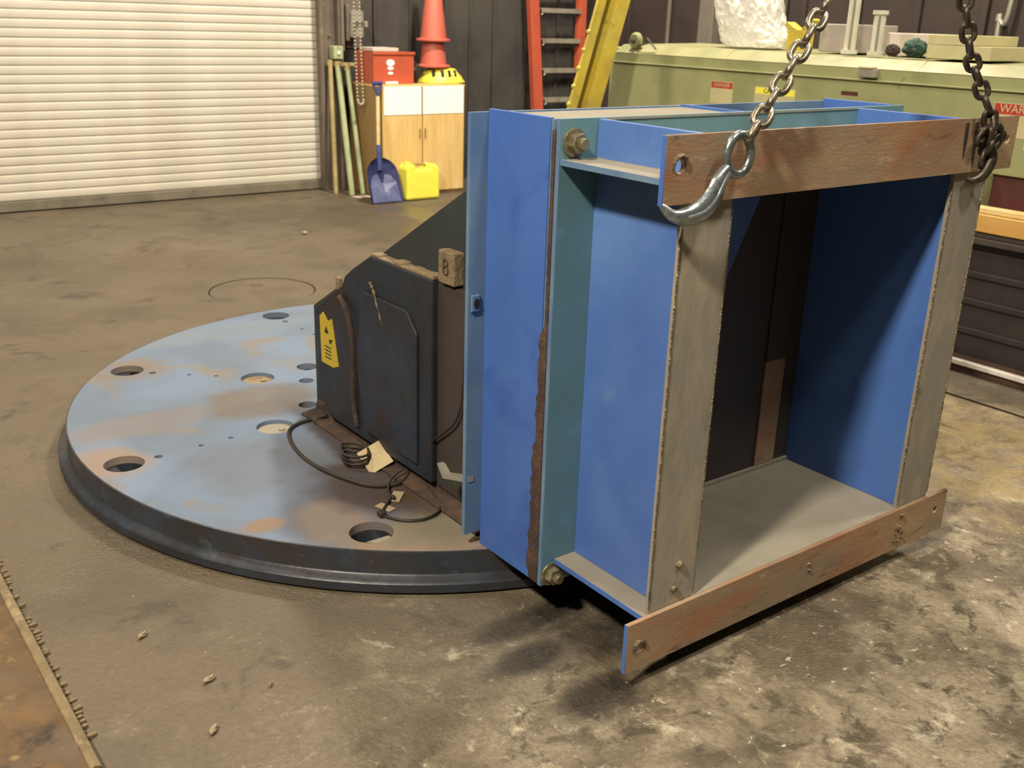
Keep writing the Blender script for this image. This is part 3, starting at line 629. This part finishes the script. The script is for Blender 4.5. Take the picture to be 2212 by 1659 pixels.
# crane hook and rope above the frame
ck = thing('crane_hook', 'crane hook block holding both lifting chains above the box', 'hook', APX)
part('master_ring', 'chaindark', ck, lambda bm: tube(bm, [(APX.x+.05*math.cos(a), APX.y, APX.z+.03+.07*math.sin(a)) for a in [2*math.pi*k/24 for k in range(24)]], .011, 8, closed=True), smooth=True)
part('hook_block', 'yelsteel', ck, lambda bm: box(bm, APX.x-.08, APX.x+.08, APX.y-.05, APX.y+.05, APX.z+.2, APX.z+.5), bevel=.02)
part('hook_curve', 'chaindark', ck, lambda bm: tube(bm, smooth_curve([(APX.x, APX.y, APX.z+.2), (APX.x+.02, APX.y, APX.z+.15), (APX.x+.045, APX.y, APX.z+.10), (APX.x, APX.y, APX.z+.068), (APX.x-.045, APX.y, APX.z+.09), (APX.x-.05, APX.y, APX.z+.13)]), .016, 8), smooth=True)
for dx in (-.05, .05):
    part('wire_rope', 'chaindark', ck, lambda bm: tube(bm, [(APX.x+dx, APX.y, APX.z+.5), (APX.x+dx, APX.y, ZC)], .006, 6))

# ================================================================== GREEN MACHINE
gm = thing('press_brake', 'long green metalworking machine with warning labels behind the blue box', 'machine', (3.4, 1.2, 0))
G = lambda n, m, fn, **k: part(n, m, gm, fn, **k)
YS, YE = -1.6, 3.66
G('base_skirt', 'skirt', B(3.02, 3.9, YS, YE, 0.0, .60), bevel=.01)
for z in (.16, .30, .43): G('skirt_rib', 'skirt', B(3.005, 3.02, YS, YE, z, z+.035), bevel=.008)
rail = G('floor_edge', 'rubber_floor', B(2.925, 3.02, YS, YE, 0, .055), bevel=.004)
part('edge_strip', 'bright', rail, B(2.905, 2.938, YS, YE, .036, .060), bevel=.004)
G('bed_rail', 'railg', lambda bm: (box(bm, 2.95, 3.9, YS, YE, .60, .63), box(bm, 2.965, 3.9, YS, YE, .63, .655)), bevel=.004)
G('slide_zone', 'mred', B(3.12, 3.9, YS, YE, .72, .93))
for y in (-.4, .35, 1.02, 1.9, 2.9): G('hold_down_clamp', 'green', lambda bm: (box(bm, 3.04, 3.12, y, y+.09, .735, .90), tube(bm, [(3.075, y+.045, .74), (3.075, y+.045, .90)], .03, 10)), bevel=.006)
ram = G('ram_beam', 'green', lambda bm: prism(bm, [(3.10, .90), (3.10, 1.262), (3.112, 1.268), (3.112, 1.325), (3.18, 1.372), (3.9, 1.385), (3.9, .90)], 'y', YS, YE), bevel=.005)
# the prism above uses (x,z) for axis 'y'
part('guard_edge', 'greenlit', ram, B(3.086, 3.113, YS, YE, 1.266, 1.274), bevel=.002)
part('ram_top', 'greenlit', ram, lambda bm: prism(bm, [(3.110, 1.328), (3.178, 1.376), (3.88, 1.390), (3.88, 1.386), (3.18, 1.371), (3.112, 1.323)], 'y', YS+.01, YE-.01))
for y in (1.49, 2.72): part('panel_joint', 'green', ram, lambda bm: prism(bm, [(3.106, 1.326), (3.176, 1.379), (3.6, 1.389), (3.6, 1.385), (3.18, 1.372), (3.112, 1.322)], 'y', y, y+.006))
def label_plate(x, y0, y1, z0, z1, band, word, size):
    o = part('label_plate', 'cream', ram, B(x-.0015, x, y0, y1, z0, z1))
    part('label_band', band, o, B(x-.0022, x-.0015, y0+.004, y1-.004, z1-.038 if size < .05 else z1-.05, z1-.004))
    zc_ = (z1-.038+z1-.004)/2 if size < .05 else (z1-.05+z1-.004)/2
    text_mesh('lettering', word, size, 'cream' if band == 'red' else 'black', o, (x-.0026, (y0+y1)/2, zc_), (0, -1, 0), (0, 0, 1))
label_plate(3.10, 2.63, 2.80, 1.08, 1.205, 'red', 'DANGER', .030)
label_plate(3.10, 2.19, 2.47, 1.09, 1.195, 'yellow', 'CAUTION', .034)
label_plate(3.10, .76, 1.07, 1.07, 1.22, 'red', 'WARNING', .052)
part('small_plate', 'cream', ram, B(3.098, 3.10, .62, .90, 1.02, 1.10))
part('faded_sticker', 'mred', ram, B(3.0992, 3.10, 1.80, 1.90, 1.19, 1.21))
la = part('latch_box', 'greyplastic', ram, B(3.075, 3.112, 1.70, 1.80, 1.285, 1.325), bevel=.004)
part('latch_cap', 'cream', la, B(3.07, 3.11, 1.715, 1.80, 1.327, 1.338), bevel=.003)
G('end_plate', 'green', B(3.12, 3.9, YE, YE+.05, 0, 1.36), bevel=.01)
vk = G('valve_knob', 'green', lambda bm: (lathe(bm, [(0, -.02), (.04, -.02), (.052, -.008), (.052, .008), (.04, .02), (0, .02)], 20, (0, 0, 0))), smooth=True)
vk.data.transform(Matrix.Translation((3.14, 3.50, 1.40)) @ Matrix.Rotation(math.pi/2, 4, 'Y'))
part('valve_stem', 'railg', vk, lambda bm: (tube(bm, [(3.10, 3.50, 1.40), (3.2, 3.50, 1.40)], .012, 8), tube(bm, [(3.12, 3.46, 1.37), (3.12, 3.34, 1.40)], .006, 6), tube(bm, [(3.12, 3.38, 1.42), (3.12, 3.30, 1.36)], .006, 6)))
vk2 = vk
# timber on the bed
for i, (x0, x1, z0, z1, lb) in enumerate(((2.95, 3.036, .657, .737, 'yellow pine board on the machine bed, lower of two'), (2.97, 3.036, .739, .765, 'thin pale board stacked on the pine board on the machine bed'))):
    tag(part('pine_board', 'plank' if i == 0 else 'handle', None, B(x0, x1, -1.5, 3.4, z0, z1), bevel=.004), lb, 'board')
# ---- things on top of the green machine
ZG = 1.381
def blob(bm, c, rx, ry, rz, amp, sc, seg=28, flat=None):
    ret = bmesh.ops.create_icosphere(bm, subdivisions=4, radius=1)
    for v in ret['verts']:
        d = noise.noise(v.co*sc)*amp+noise.noise(v.co*sc*2.7)*amp*.5
        p = Vector((v.co.x*rx, v.co.y*ry, v.co.z*rz))*(1+d)+Vector(c)
        if flat is not None and p.z < flat: p.z = flat
        v.co = p
def bagfn(bm):
    ret = bmesh.ops.create_icosphere(bm, subdivisions=5, radius=1)
    for v in ret['verts']:
        q = v.co.copy(); h = (q.z+1)/2
        wid = .27*(1-.45*h)/max(.35, math.sqrt(max(.02, 1-q.z*q.z)))**.75
        d = noise.noise(q*3)*.10+abs(noise.noise(q*6.5))*.10
        v.co = Vector((3.46+q.x*wid*.6*(1+d), 2.80+.28*h+q.y*wid*(1+d), max(1.393, 1.36+h*.85+d*.05)))
tag(part('plastic_bag', 'bag', None, bagfn, smooth=False), 'crumpled clear plastic bag standing on the green machine', 'bag')
t = tag(part('yellow_bracket', 'yelsteel', None, lambda bm: (box(bm, 3.26, 3.33, 2.29, 2.42, 1.39, 1.50), prism(bm, [(2.36, 1.50), (2.43, 1.50), (2.45, 1.525), (2.43, 1.54)], 'x', 3.26, 3.33), prism(bm, [(2.29, 1.50), (2.33, 1.50), (2.275, 1.56), (2.26, 1.55)], 'x', 3.26, 3.33)), bevel=.004), 'small bright yellow bracket with two prongs beside the plastic bag', 'bracket')
tag(part('grey_box', 'lav', None, B(3.35, 3.7, 2.02, 2.27, 1.39, 1.535), bevel=.006), 'flat pale grey box behind the white tubes on the green machine', 'box')
tag(part('pink_sheet', 'paper', None, B(3.40, 3.62, 1.62, 1.88, 1.39, 1.50), bevel=.004), 'pinkish grey box behind the dark green rag on the machine', 'box')
def spool(x, y, z0, z1, lb):
    t = thing('white_tube', lb, 'tube', (x, y, z0), 'white flanged tubes on the green machine')
    part('tube_body', 'tube', t, lambda bm: lathe(bm, [(0, z0+.01), (.030, z0+.01), (.030, z1-.01), (0, z1-.01)], 20, (x, y, 0)), smooth=True)
    part('base_flange', 'tube', t, lambda bm: lathe(bm, [(0, z0), (.042, z0), (.042, z0+.02), (.031, z0+.02)], 20, (x, y, 0)), smooth=True)
    part('top_flange', 'tube', t, lambda bm: lathe(bm, [(.028, z1-.02), (.039, z1-.02), (.039, z1), (0, z1)], 20, (x, y, 0)), smooth=True)
    part('side_rib', 'galv', t, lambda bm: tube(bm, [(x-.03, y-.018, z0+.02), (x-.03, y-.018, z1-.02)], .006, 6), smooth=True)
spool(3.25, 1.995, 1.388, 1.76, 'taller white flanged tube standing on the green machine')
spool(3.25, 1.835, 1.388, 1.605, 'shorter white flanged tube standing on the green machine')
tag(part('green_rag', 'glove', None, lambda bm: blob(bm, (3.27, 1.625, 1.43), .05, .06, .045, .22, 2.3, flat=1.388)), 'crumpled dark green rag next to the white tubes', 'rag')
tag(part('brown_rag', 'grime', None, lambda bm: blob(bm, (3.25, 1.735, 1.415), .035, .035, .03, .22, 2.6, flat=1.388)), 'small dark brown rag between the tubes and the green rag', 'rag')
tag(part('cream_board', 'cream', None, B(3.22, 3.60, 1.20, 1.53, 1.389, 1.452), bevel=.003), 'cream board block on the green machine, lower of two', 'board')
tag(part('cream_board', 'cream', None, B(3.22, 3.60, 1.28, 1.53, 1.453, 1.50), bevel=.003), 'smaller cream board block stacked on the larger one', 'board')
# pipes on the right wall
tag(part('wall_pipe', 'galv', None, lambda bm: tube(bm, smooth_curve([(XR-.06, 2.52, 0), (XR-.06, 2.52, 1.5), (XR-.06, 2.53, 1.6), (XR-.06, 2.46, 1.72), (XR-.06, 2.45, 3.2)]), .018, 8), smooth=True), 'thin pale pipe on the dark wall at the right edge', 'pipe')
tag(part('wall_pipe', 'col', None, lambda bm: tube(bm, [(XR-.06, 5.72, 0), (XR-.06, 5.72, 3.6)], .02, 8), smooth=True), 'thin brown pipe on the dark wall left of the plastic bag', 'pipe')

# yellow channel beam leaning on the end of the green machine
t = thing('yellow_channel', 'dirty yellow steel channel leaning upright beside the orange ladder', 'channel', (2.5, 3.3, 0))
def skew(x0, x1, y0, y1, z0, z1):
    def fn(bm):
        def X_(x, z): return x+(z-1.0)*.31
        v = [bm.verts.new(p) for p in ((X_(x0, z0), y0, z0), (X_(x1, z0), y0, z0), (X_(x1, z0), y1, z0), (X_(x0, z0), y1, z0), (X_(x0, z1), y0, z1), (X_(x1, z1), y0, z1), (X_(x1, z1), y1, z1), (X_(x0, z1), y1, z1))]
        for f in ((0, 3, 2, 1), (4, 5, 6, 7), (0, 1, 5, 4), (1, 2, 6, 5), (2, 3, 7, 6), (3, 0, 4, 7)): bm.faces.new([v[i] for i in f])
    return fn
part('near_flange', 'yelsteel', t, skew(2.385, 2.450, 3.24, 3.26, .0, 1.95), bevel=.003)
part('web', 'yeldirt', t, skew(2.450, 2.520, 3.30, 3.315, .0, 1.95), bevel=.003)
part('web_lip', 'yeldirt', t, skew(2.444, 2.454, 3.25, 3.31, .0, 1.95), bevel=.003)
part('far_flange', 'yelsteel', t, skew(2.515, 2.615, 3.22, 3.24, .0, 1.95), bevel=.003)
part('web_lip', 'yelsteel', t, skew(2.511, 2.521, 3.23, 3.31, .0, 1.95), bevel=.003)
for k in range(12):
    z = .35+k*.1
    part('edge_bolt', 'yelsteel', t, lambda bm: bmesh.ops.create_icosphere(bm, subdivisions=1, radius=.016, matrix=Matrix.Translation((2.385+(z-1.0)*.31, 3.25, z))))

# ladder
t = thing('step_ladder', 'orange fibreglass ladder with aluminium rungs against the dark wall', 'ladder', (5.0, 6.6, 0))
def rail_(xb_, xt, w_):
    def fn(bm):
        yb, yt = 6.62, 6.80; z1 = 2.6
        for (a, b_) in (((-w_/2, w_/2)),):
            v = [bm.verts.new(p) for p in ((xb_+a, yb, 0), (xb_+b_, yb, 0), (xb_+b_, yb+.07, 0), (xb_+a, yb+.07, 0), (xt+a, yt, z1), (xt+b_, yt, z1), (xt+b_, yt+.07, z1), (xt+a, yt+.07, z1))]
            for f in ((0, 3, 2, 1), (4, 5, 6, 7), (0, 1, 5, 4), (1, 2, 6, 5), (2, 3, 7, 6), (3, 0, 4, 7)): bm.faces.new([v[i] for i in f])
    return fn
part('side_rail', 'orange', t, rail_(4.93, 4.81, .11), bevel=.006)
part('side_rail', 'orange', t, rail_(5.40, 5.50, .09), bevel=.006)
for k in range(8):
    z = .215+k*.277; yy = 6.62+.18*z/2.6; xl = 4.93-.046*z+.06; xr_ = 5.40+.038*z-.05
    rg = part('rung', 'alu', t, lambda bm: (box(bm, xl, xr_, yy-.03, yy+.06, z, z+.012), box(bm, xl, xr_, yy-.03, yy-.02, z-.03, z)), bevel=.002)
    part('rung_brace', 'alu', rg, lambda bm: (tube(bm, [(xl+.002, yy-.02, z-.05), (xl+.045, yy-.02, z-.012)], .006, 5)))

# ================================================================== CABINET CORNER
cb = thing('storage_cabinet', 'light wooden two-door cabinet with white panels beside the roll-up door', 'cabinet', (3.35, 6.6, 0))
CX0, CX1, CY0, CY1, CZ = 2.935, 3.775, 6.345, 6.93, .945
part('body', 'woodside', cb, B(CX0, CX1, CY0+.002, CY1, .0, CZ-.02), bevel=.002)
part('top', 'wood', cb, B(CX0-.004, CX1+.006, CY0-.012, CY1, CZ-.02, CZ), bevel=.003)
for (a, b_) in ((CX0+.002, 3.331), (3.341, CX1-.002)):
    d_ = part('door', 'wood', cb, B(a, b_, CY0-.016, CY0, .03, CZ-.022), bevel=.003)
    part('white_panel', 'white', d_, B(a+.012 if a < 3.1 else a-.004, b_-.012 if a < 3.1 else b_-.012, CY0-.020, CY0-.016, .70, .935))
    part('door_pull', 'woodside', d_, B((b_-.03 if a < 3.1 else a+.015), (b_-.022 if a < 3.1 else a+.023), CY0-.03, CY0-.016, .50, .58), bevel=.002)
# orange crate
cr = thing('orange_crate', 'orange-red plastic crate with pale spots on top of the cabinet', 'crate', (3.1, 6.6, CZ))
part('crate_body', 'orange', cr, lambda bm: (box(bm, 2.935, 3.335, 6.47, 6.48, CZ+.002, 1.205), box(bm, 2.935, 3.335, 6.76, 6.77, CZ+.002, 1.205), box(bm, 2.935, 2.945, 6.48, 6.76, CZ+.002, 1.205), box(bm, 3.325, 3.335, 6.48, 6.76, CZ+.002, 1.205), box(bm, 2.945, 3.325, 6.48, 6.76, CZ+.002, CZ+.012)), bevel=.003)
part('crate_rim', 'orange', cr, lambda bm: (box(bm, 2.928, 3.345, 6.46, 6.472, 1.185, 1.21), box(bm, 2.928, 3.345, 6.768, 6.78, 1.185, 1.21)), bevel=.004)
for (x, z, rx, rz) in ((3.10, 1.12, .040, .028), (3.10, 1.075, .03, .014), (3.10, 1.035, .025, .012)):
    part('pale_spot', 'white', cr, lambda bm: prism(bm, [(x+rx*math.cos(a), z+rz*math.sin(a)) for a in [2*math.pi*k/18 for k in range(18)]], 'y', 6.466, 6.471))
part('white_strip', 'white', cr, B(3.05, 3.17, 6.462, 6.47, CZ+.004, CZ+.022))
tag(part('paper_stack', 'paper', None, B(2.95, 3.2, 6.50, 6.74, 1.211, 1.24), bevel=.003), 'pale papers lying across the orange crate', 'paper')
tag(part('black_bag', 'black', None, lambda bm: blob(bm, (3.40, 6.60, 1.03), .055, .10, .10, .15, 2., flat=CZ+.001)), 'dark bundle between the orange crate and the yellow slotted cover', 'bag')
# yellow slotted dome
yc = thing('slotted_cover', 'bright yellow slotted cover under the traffic cones', 'cover', (3.7, 6.6, CZ))
def domefn(bm):
    N_ = 26
    for s in range(7):
        pass
    prof = [(.215, 0), (.218, .012), (.205, .035), (.175, .080), (.13, .118), (.07, .127), (0, .128)]
    lathe(bm, prof, 40, (3.70, 6.60, CZ+.002))
    bmesh.ops.scale(bm, vec=(1, .85, 1), verts=bm.verts, space=Matrix.Translation((-3.70, -6.60, 0)))
part('dome', 'yellow', yc, domefn, smooth=True)
part('rim_lip', 'yellow', yc, lambda bm: tube(bm, [(3.70+.218*math.cos(a), 6.60+.185*math.sin(a), CZ+.01) for a in [2*math.pi*k/36 for k in range(36)]], .009, 6, closed=True), smooth=True)
for x in (-.13, -.065, 0., .065, .125):
    def slot(bm, x=x):
        yfr = -.85*math.sqrt(max(0, .175**2-x*x*1.0))
        v = [bm.verts.new(p) for p in ((3.70+x-.014-.012, 6.60+yfr*1.12-.004, CZ+.062), (3.70+x+.014-.012, 6.60+yfr*1.12-.004, CZ+.062), (3.70+x+.016, 6.60+yfr*.80-.006, CZ+.112), (3.70+x-.012, 6.60+yfr*.80-.006, CZ+.112))]
        f = bm.faces.new(v); r = bmesh.ops.extrude_face_region(bm, geom=[f]); bmesh.ops.translate(bm, vec=(0, .02, -.006), verts=[q for q in r['geom'] if isinstance(q, bmesh.types.BMVert)])
    part('slot', 'black', yc, slot)
# stacked cones
def cone(z0, label):
    t = thing('traffic_cone', label, 'cone', (3.66, 6.62, z0), 'orange traffic cones stacked on the yellow cover')
    part('cone_base', 'cone', t, lambda bm: lathe(bm, [(.10, z0), (.152, z0), (.155, z0+.012), (.145, z0+.022), (.115, z0+.026)], 28, (3.63, 6.62, 0)), smooth=True)
    part('cone_body', 'cone', t, lambda bm: lathe(bm, [(.123, z0+.018), (.116, z0+.05), (.030, z0+.72), (.022, z0+.73), (0, z0+.73)], 28, (3.63, 6.62, 0)), smooth=True)
cone(CZ+.132, 'lower orange traffic cone standing on the yellow slotted cover')
cone(CZ+.352, 'upper orange traffic cone stacked over the lower one')
# poles leaning beside the cabinet
for (x0, x1, y0, y1, z1, r, m_, lb) in ((2.68, 2.735, 6.72, 6.87, 1.12, .020, 'wpole', 'leftmost wooden pole leaning by the door jamb'), (2.765, 2.80, 6.58, 6.86, 1.11, .026, 'gpole', 'middle pale green pole leaning by the door jamb'), (2.895, 2.862, 6.62, 6.80, 1.08, .022, 'gpole', 'rightmost pale green pole slanting toward the cabinet foot')):
    t = thing('leaning_pole', lb, 'pole', (x0, y0, 0), None)
    part('shaft', m_, t, lambda bm: tube(bm, [(x0, y0, .0), (x1, y1, z1)], r, 10), smooth=True)
    part('end_cap', 'wpole', t, lambda bm: tube(bm, [(x1-.001, y1, z1-.04), (x1, y1, z1+.005)], r*1.25, 10), smooth=True)
tag(part('short_bar', 'wpole', None, B(2.80, 2.932, 6.78, 6.83, 1.075, 1.105), bevel=.004), 'short pale bar bridging from the poles to the cabinet', 'bar')
# shovel
sh = thing('scoop_shovel', 'dark blue scoop shovel with pale wooden handle leaning on the cabinet', 'shovel', (2.84, 6.1, 0))
def scoop(bm):
    nx, nz = 12, 14; V = []
    for j in range(nz+1):
        s = j/nz; z = .002+.36*s
        hw = .155 if s < .62 else .155*math.sqrt(max(.02, 1-((s-.62)/.40)**2))
        hw *= (.97+.05*(1-s))
        row = []
        for i in range(nx+1):
            u = -1+2*i/nx
            row.append(bm.verts.new((2.835+u*hw, 6.10+.13*s-.045*(u*u)+.02, z)))
        V.append(row)
    for j in range(nz):
        for i in range(nx): bm.faces.new((V[j][i], V[j][i+1], V[j+1][i+1], V[j+1][i]))
    r = bmesh.ops.solidify(bm, geom=bm.faces[:], thickness=.005)
part('scoop_blade', 'scoop', sh, scoop, smooth=True)
part('scuffed_face', 'scoopworn', sh, lambda bm: (prism(bm, [(2.70, .012), (2.97, .012), (2.96, .16), (2.92, .22), (2.87, .23), (2.842, .16), (2.828, .16), (2.80, .235), (2.74, .22), (2.70, .15)], 'y', 6.083, 6.09)))
sh_f = [c_ for c_ in sh.children if c_.name.startswith('scuffed')][0]
for v in sh_f.data.vertices:
    u = (v.co.x-2.835)/.155; back = v.co.y > 6.087
    v.co.y = 6.10+.13*(v.co.z/.36)-.045*u*u+.02-.006-(0 if back else .002)
part('blade_socket', 'scoop', sh, lambda bm: tube(bm, [(2.835, 6.215, .26), (2.838, 6.225, .40), (2.84, 6.24, .47)], [.030, .022, .019], 10), smooth=True)
part('shaft', 'handle', sh, lambda bm: tube(bm, [(2.84, 6.24, .45), (2.875, 6.30, .86)], .0165, 10), smooth=True)
part('d_grip', 'scoop', sh, lambda bm: (tube(bm, [(2.875, 6.30, .84), (2.877, 6.303, .88), (2.845, 6.308, .93), (2.845, 6.311, .96)], .012, 8), tube(bm, [(2.877, 6.303, .88), (2.912, 6.308, .93), (2.912, 6.311, .96)], .012, 8), tube(bm, [(2.835, 6.311, .965), (2.922, 6.311, .965)], .017, 10)), smooth=True)
# yellow jug
jg = thing('yellow_jug', 'bright yellow plastic canister on the floor in front of the cabinet', 'canister', (3.2, 6.17, 0))
part('jug_body', 'yellow', jg, lambda bm: (prism(bm, [(3.03, .005), (3.365, .005), (3.365, .26), (3.335, .30), (3.26, .305), (3.26, .262), (3.12, .262), (3.12, .31), (3.06, .31), (3.03, .28)], 'y', 6.09, 6.24)), bevel=.02)
part('jug_handle', 'yeldirt', jg, lambda bm: tube(bm, smooth_curve([(3.115, 6.165, .285), (3.15, 6.165, .298), (3.23, 6.165, .298), (3.265, 6.165, .285)]), .013, 8), smooth=True)
part('jug_cap', 'yellow', jg, lambda bm: lathe(bm, [(0, .325), (.026, .325), (.028, .30)], 14, (3.075, 6.165, 0)))
# small stuff on the floor
tag(part('floor_paper', 'paper', None, lambda bm: prism(bm, [(2.72, 6.52), (2.86, 6.50), (2.88, 6.42), (2.75, 6.44)], 'z', .0005, .004)), 'pale paper on the floor at the foot of the poles', 'paper')
def puddle(cx, cy_, rx, ry, lb):
    tag(part('water_puddle', 'water', None, lambda bm: prism(bm, [(cx+rx*math.cos(a)*(1+.25*math.sin(3*a+cx)), cy_+ry*math.sin(a)*(1+.2*math.cos(2*a))) for a in [2*math.pi*k/30 for k in range(30)]], 'z', .0003, .0015)), lb, 'puddle')
puddle(2.24, 6.66, .14, .09, 'long bright puddle on the floor below the right end of the door')
puddle(1.36, 6.80, .05, .05, 'small shiny puddle at the foot of the door, left of the others')
puddle(1.58, 6.80, .04, .04, 'tiny shiny puddle at the door foot between the two others')
for (x, y, s, lb) in ((1.66, 5.25, .022, 'small pale pebble lying alone on the brown floor'), (2.3, 4.75, .018, 'pale pebble on the floor left of the dark sloping gusset')):
    tag(part('pebble', 'scrap', None, lambda bm: blob(bm, (x, y, s*.5), s, s*.8, s*.6, .2, 1.5)), lb, 'pebble')
for (x, y, s, a, lb) in ((-.93, .87, .016, .5, 'pale wood chip lying beside the serrated edge'), (-.86, .60, .018, .3, 'pale oblong chip on the floor right of the sheet end'), (-.92, .42, .018, .8, 'broken pale chip near the bottom edge of the picture'), (-.75, .50, .008, 1.1, 'small pale chip right of the broken one')):
    o = tag(part('wood_chip', 'scrap', None, lambda bm: blob(bm, (0, 0, .007), s, s*.35, .008, .3, 1.6)), lb, 'chip'); o.location = (x, y, 0); o.rotation_euler = (0, 0, a)

# ---- rusty sheet with serrated pale edge, bottom left
t = thing('rusty_sheet', 'brown rusty sheet with a pale serrated edge at the lower left', 'sheet', (-1.5, .9, 0))
part('sheet', 'sheet', t, B(-2.6, -1.175, -.2, 2.3, .001, .020), bevel=.003)
ed = part('rolled_edge', 'sheetedge', t, lambda bm: tube(bm, [(-1.172, .42, .014), (-1.172, 2.3, .014)], .015, 8), smooth=True)
part('rolled_edge', 'sheetedge', t, lambda bm: tube(bm, [(-1.172, -.2, .012), (-1.172, .38, .012)], .012, 8), smooth=True)
bm = bmesh.new(); box(bm, 0, .030, -.005, .005, .0005, .009); bmesh.ops.recalc_face_normals(bm, faces=bm.faces)
tm = D.meshes.new('edge_tooth'); bm.to_mesh(tm); bm.free(); tm.materials.append(M['sheetedge'])
for k in range(80):
    y = .55+k*.0185
    if random.random() < .06: continue
    o = D.objects.new('edge_tooth', tm); COL.objects.link(o); o.parent = ed; o.matrix_parent_inverse = wmat(ed).inverted() ; o.location = (-1.168, y, 0); o.rotation_euler = (0, 0, random.uniform(-.1, .1)+.2); o.scale = (random.uniform(.45, 1.1), random.uniform(.7, 1.3), random.uniform(.5, 1.1))
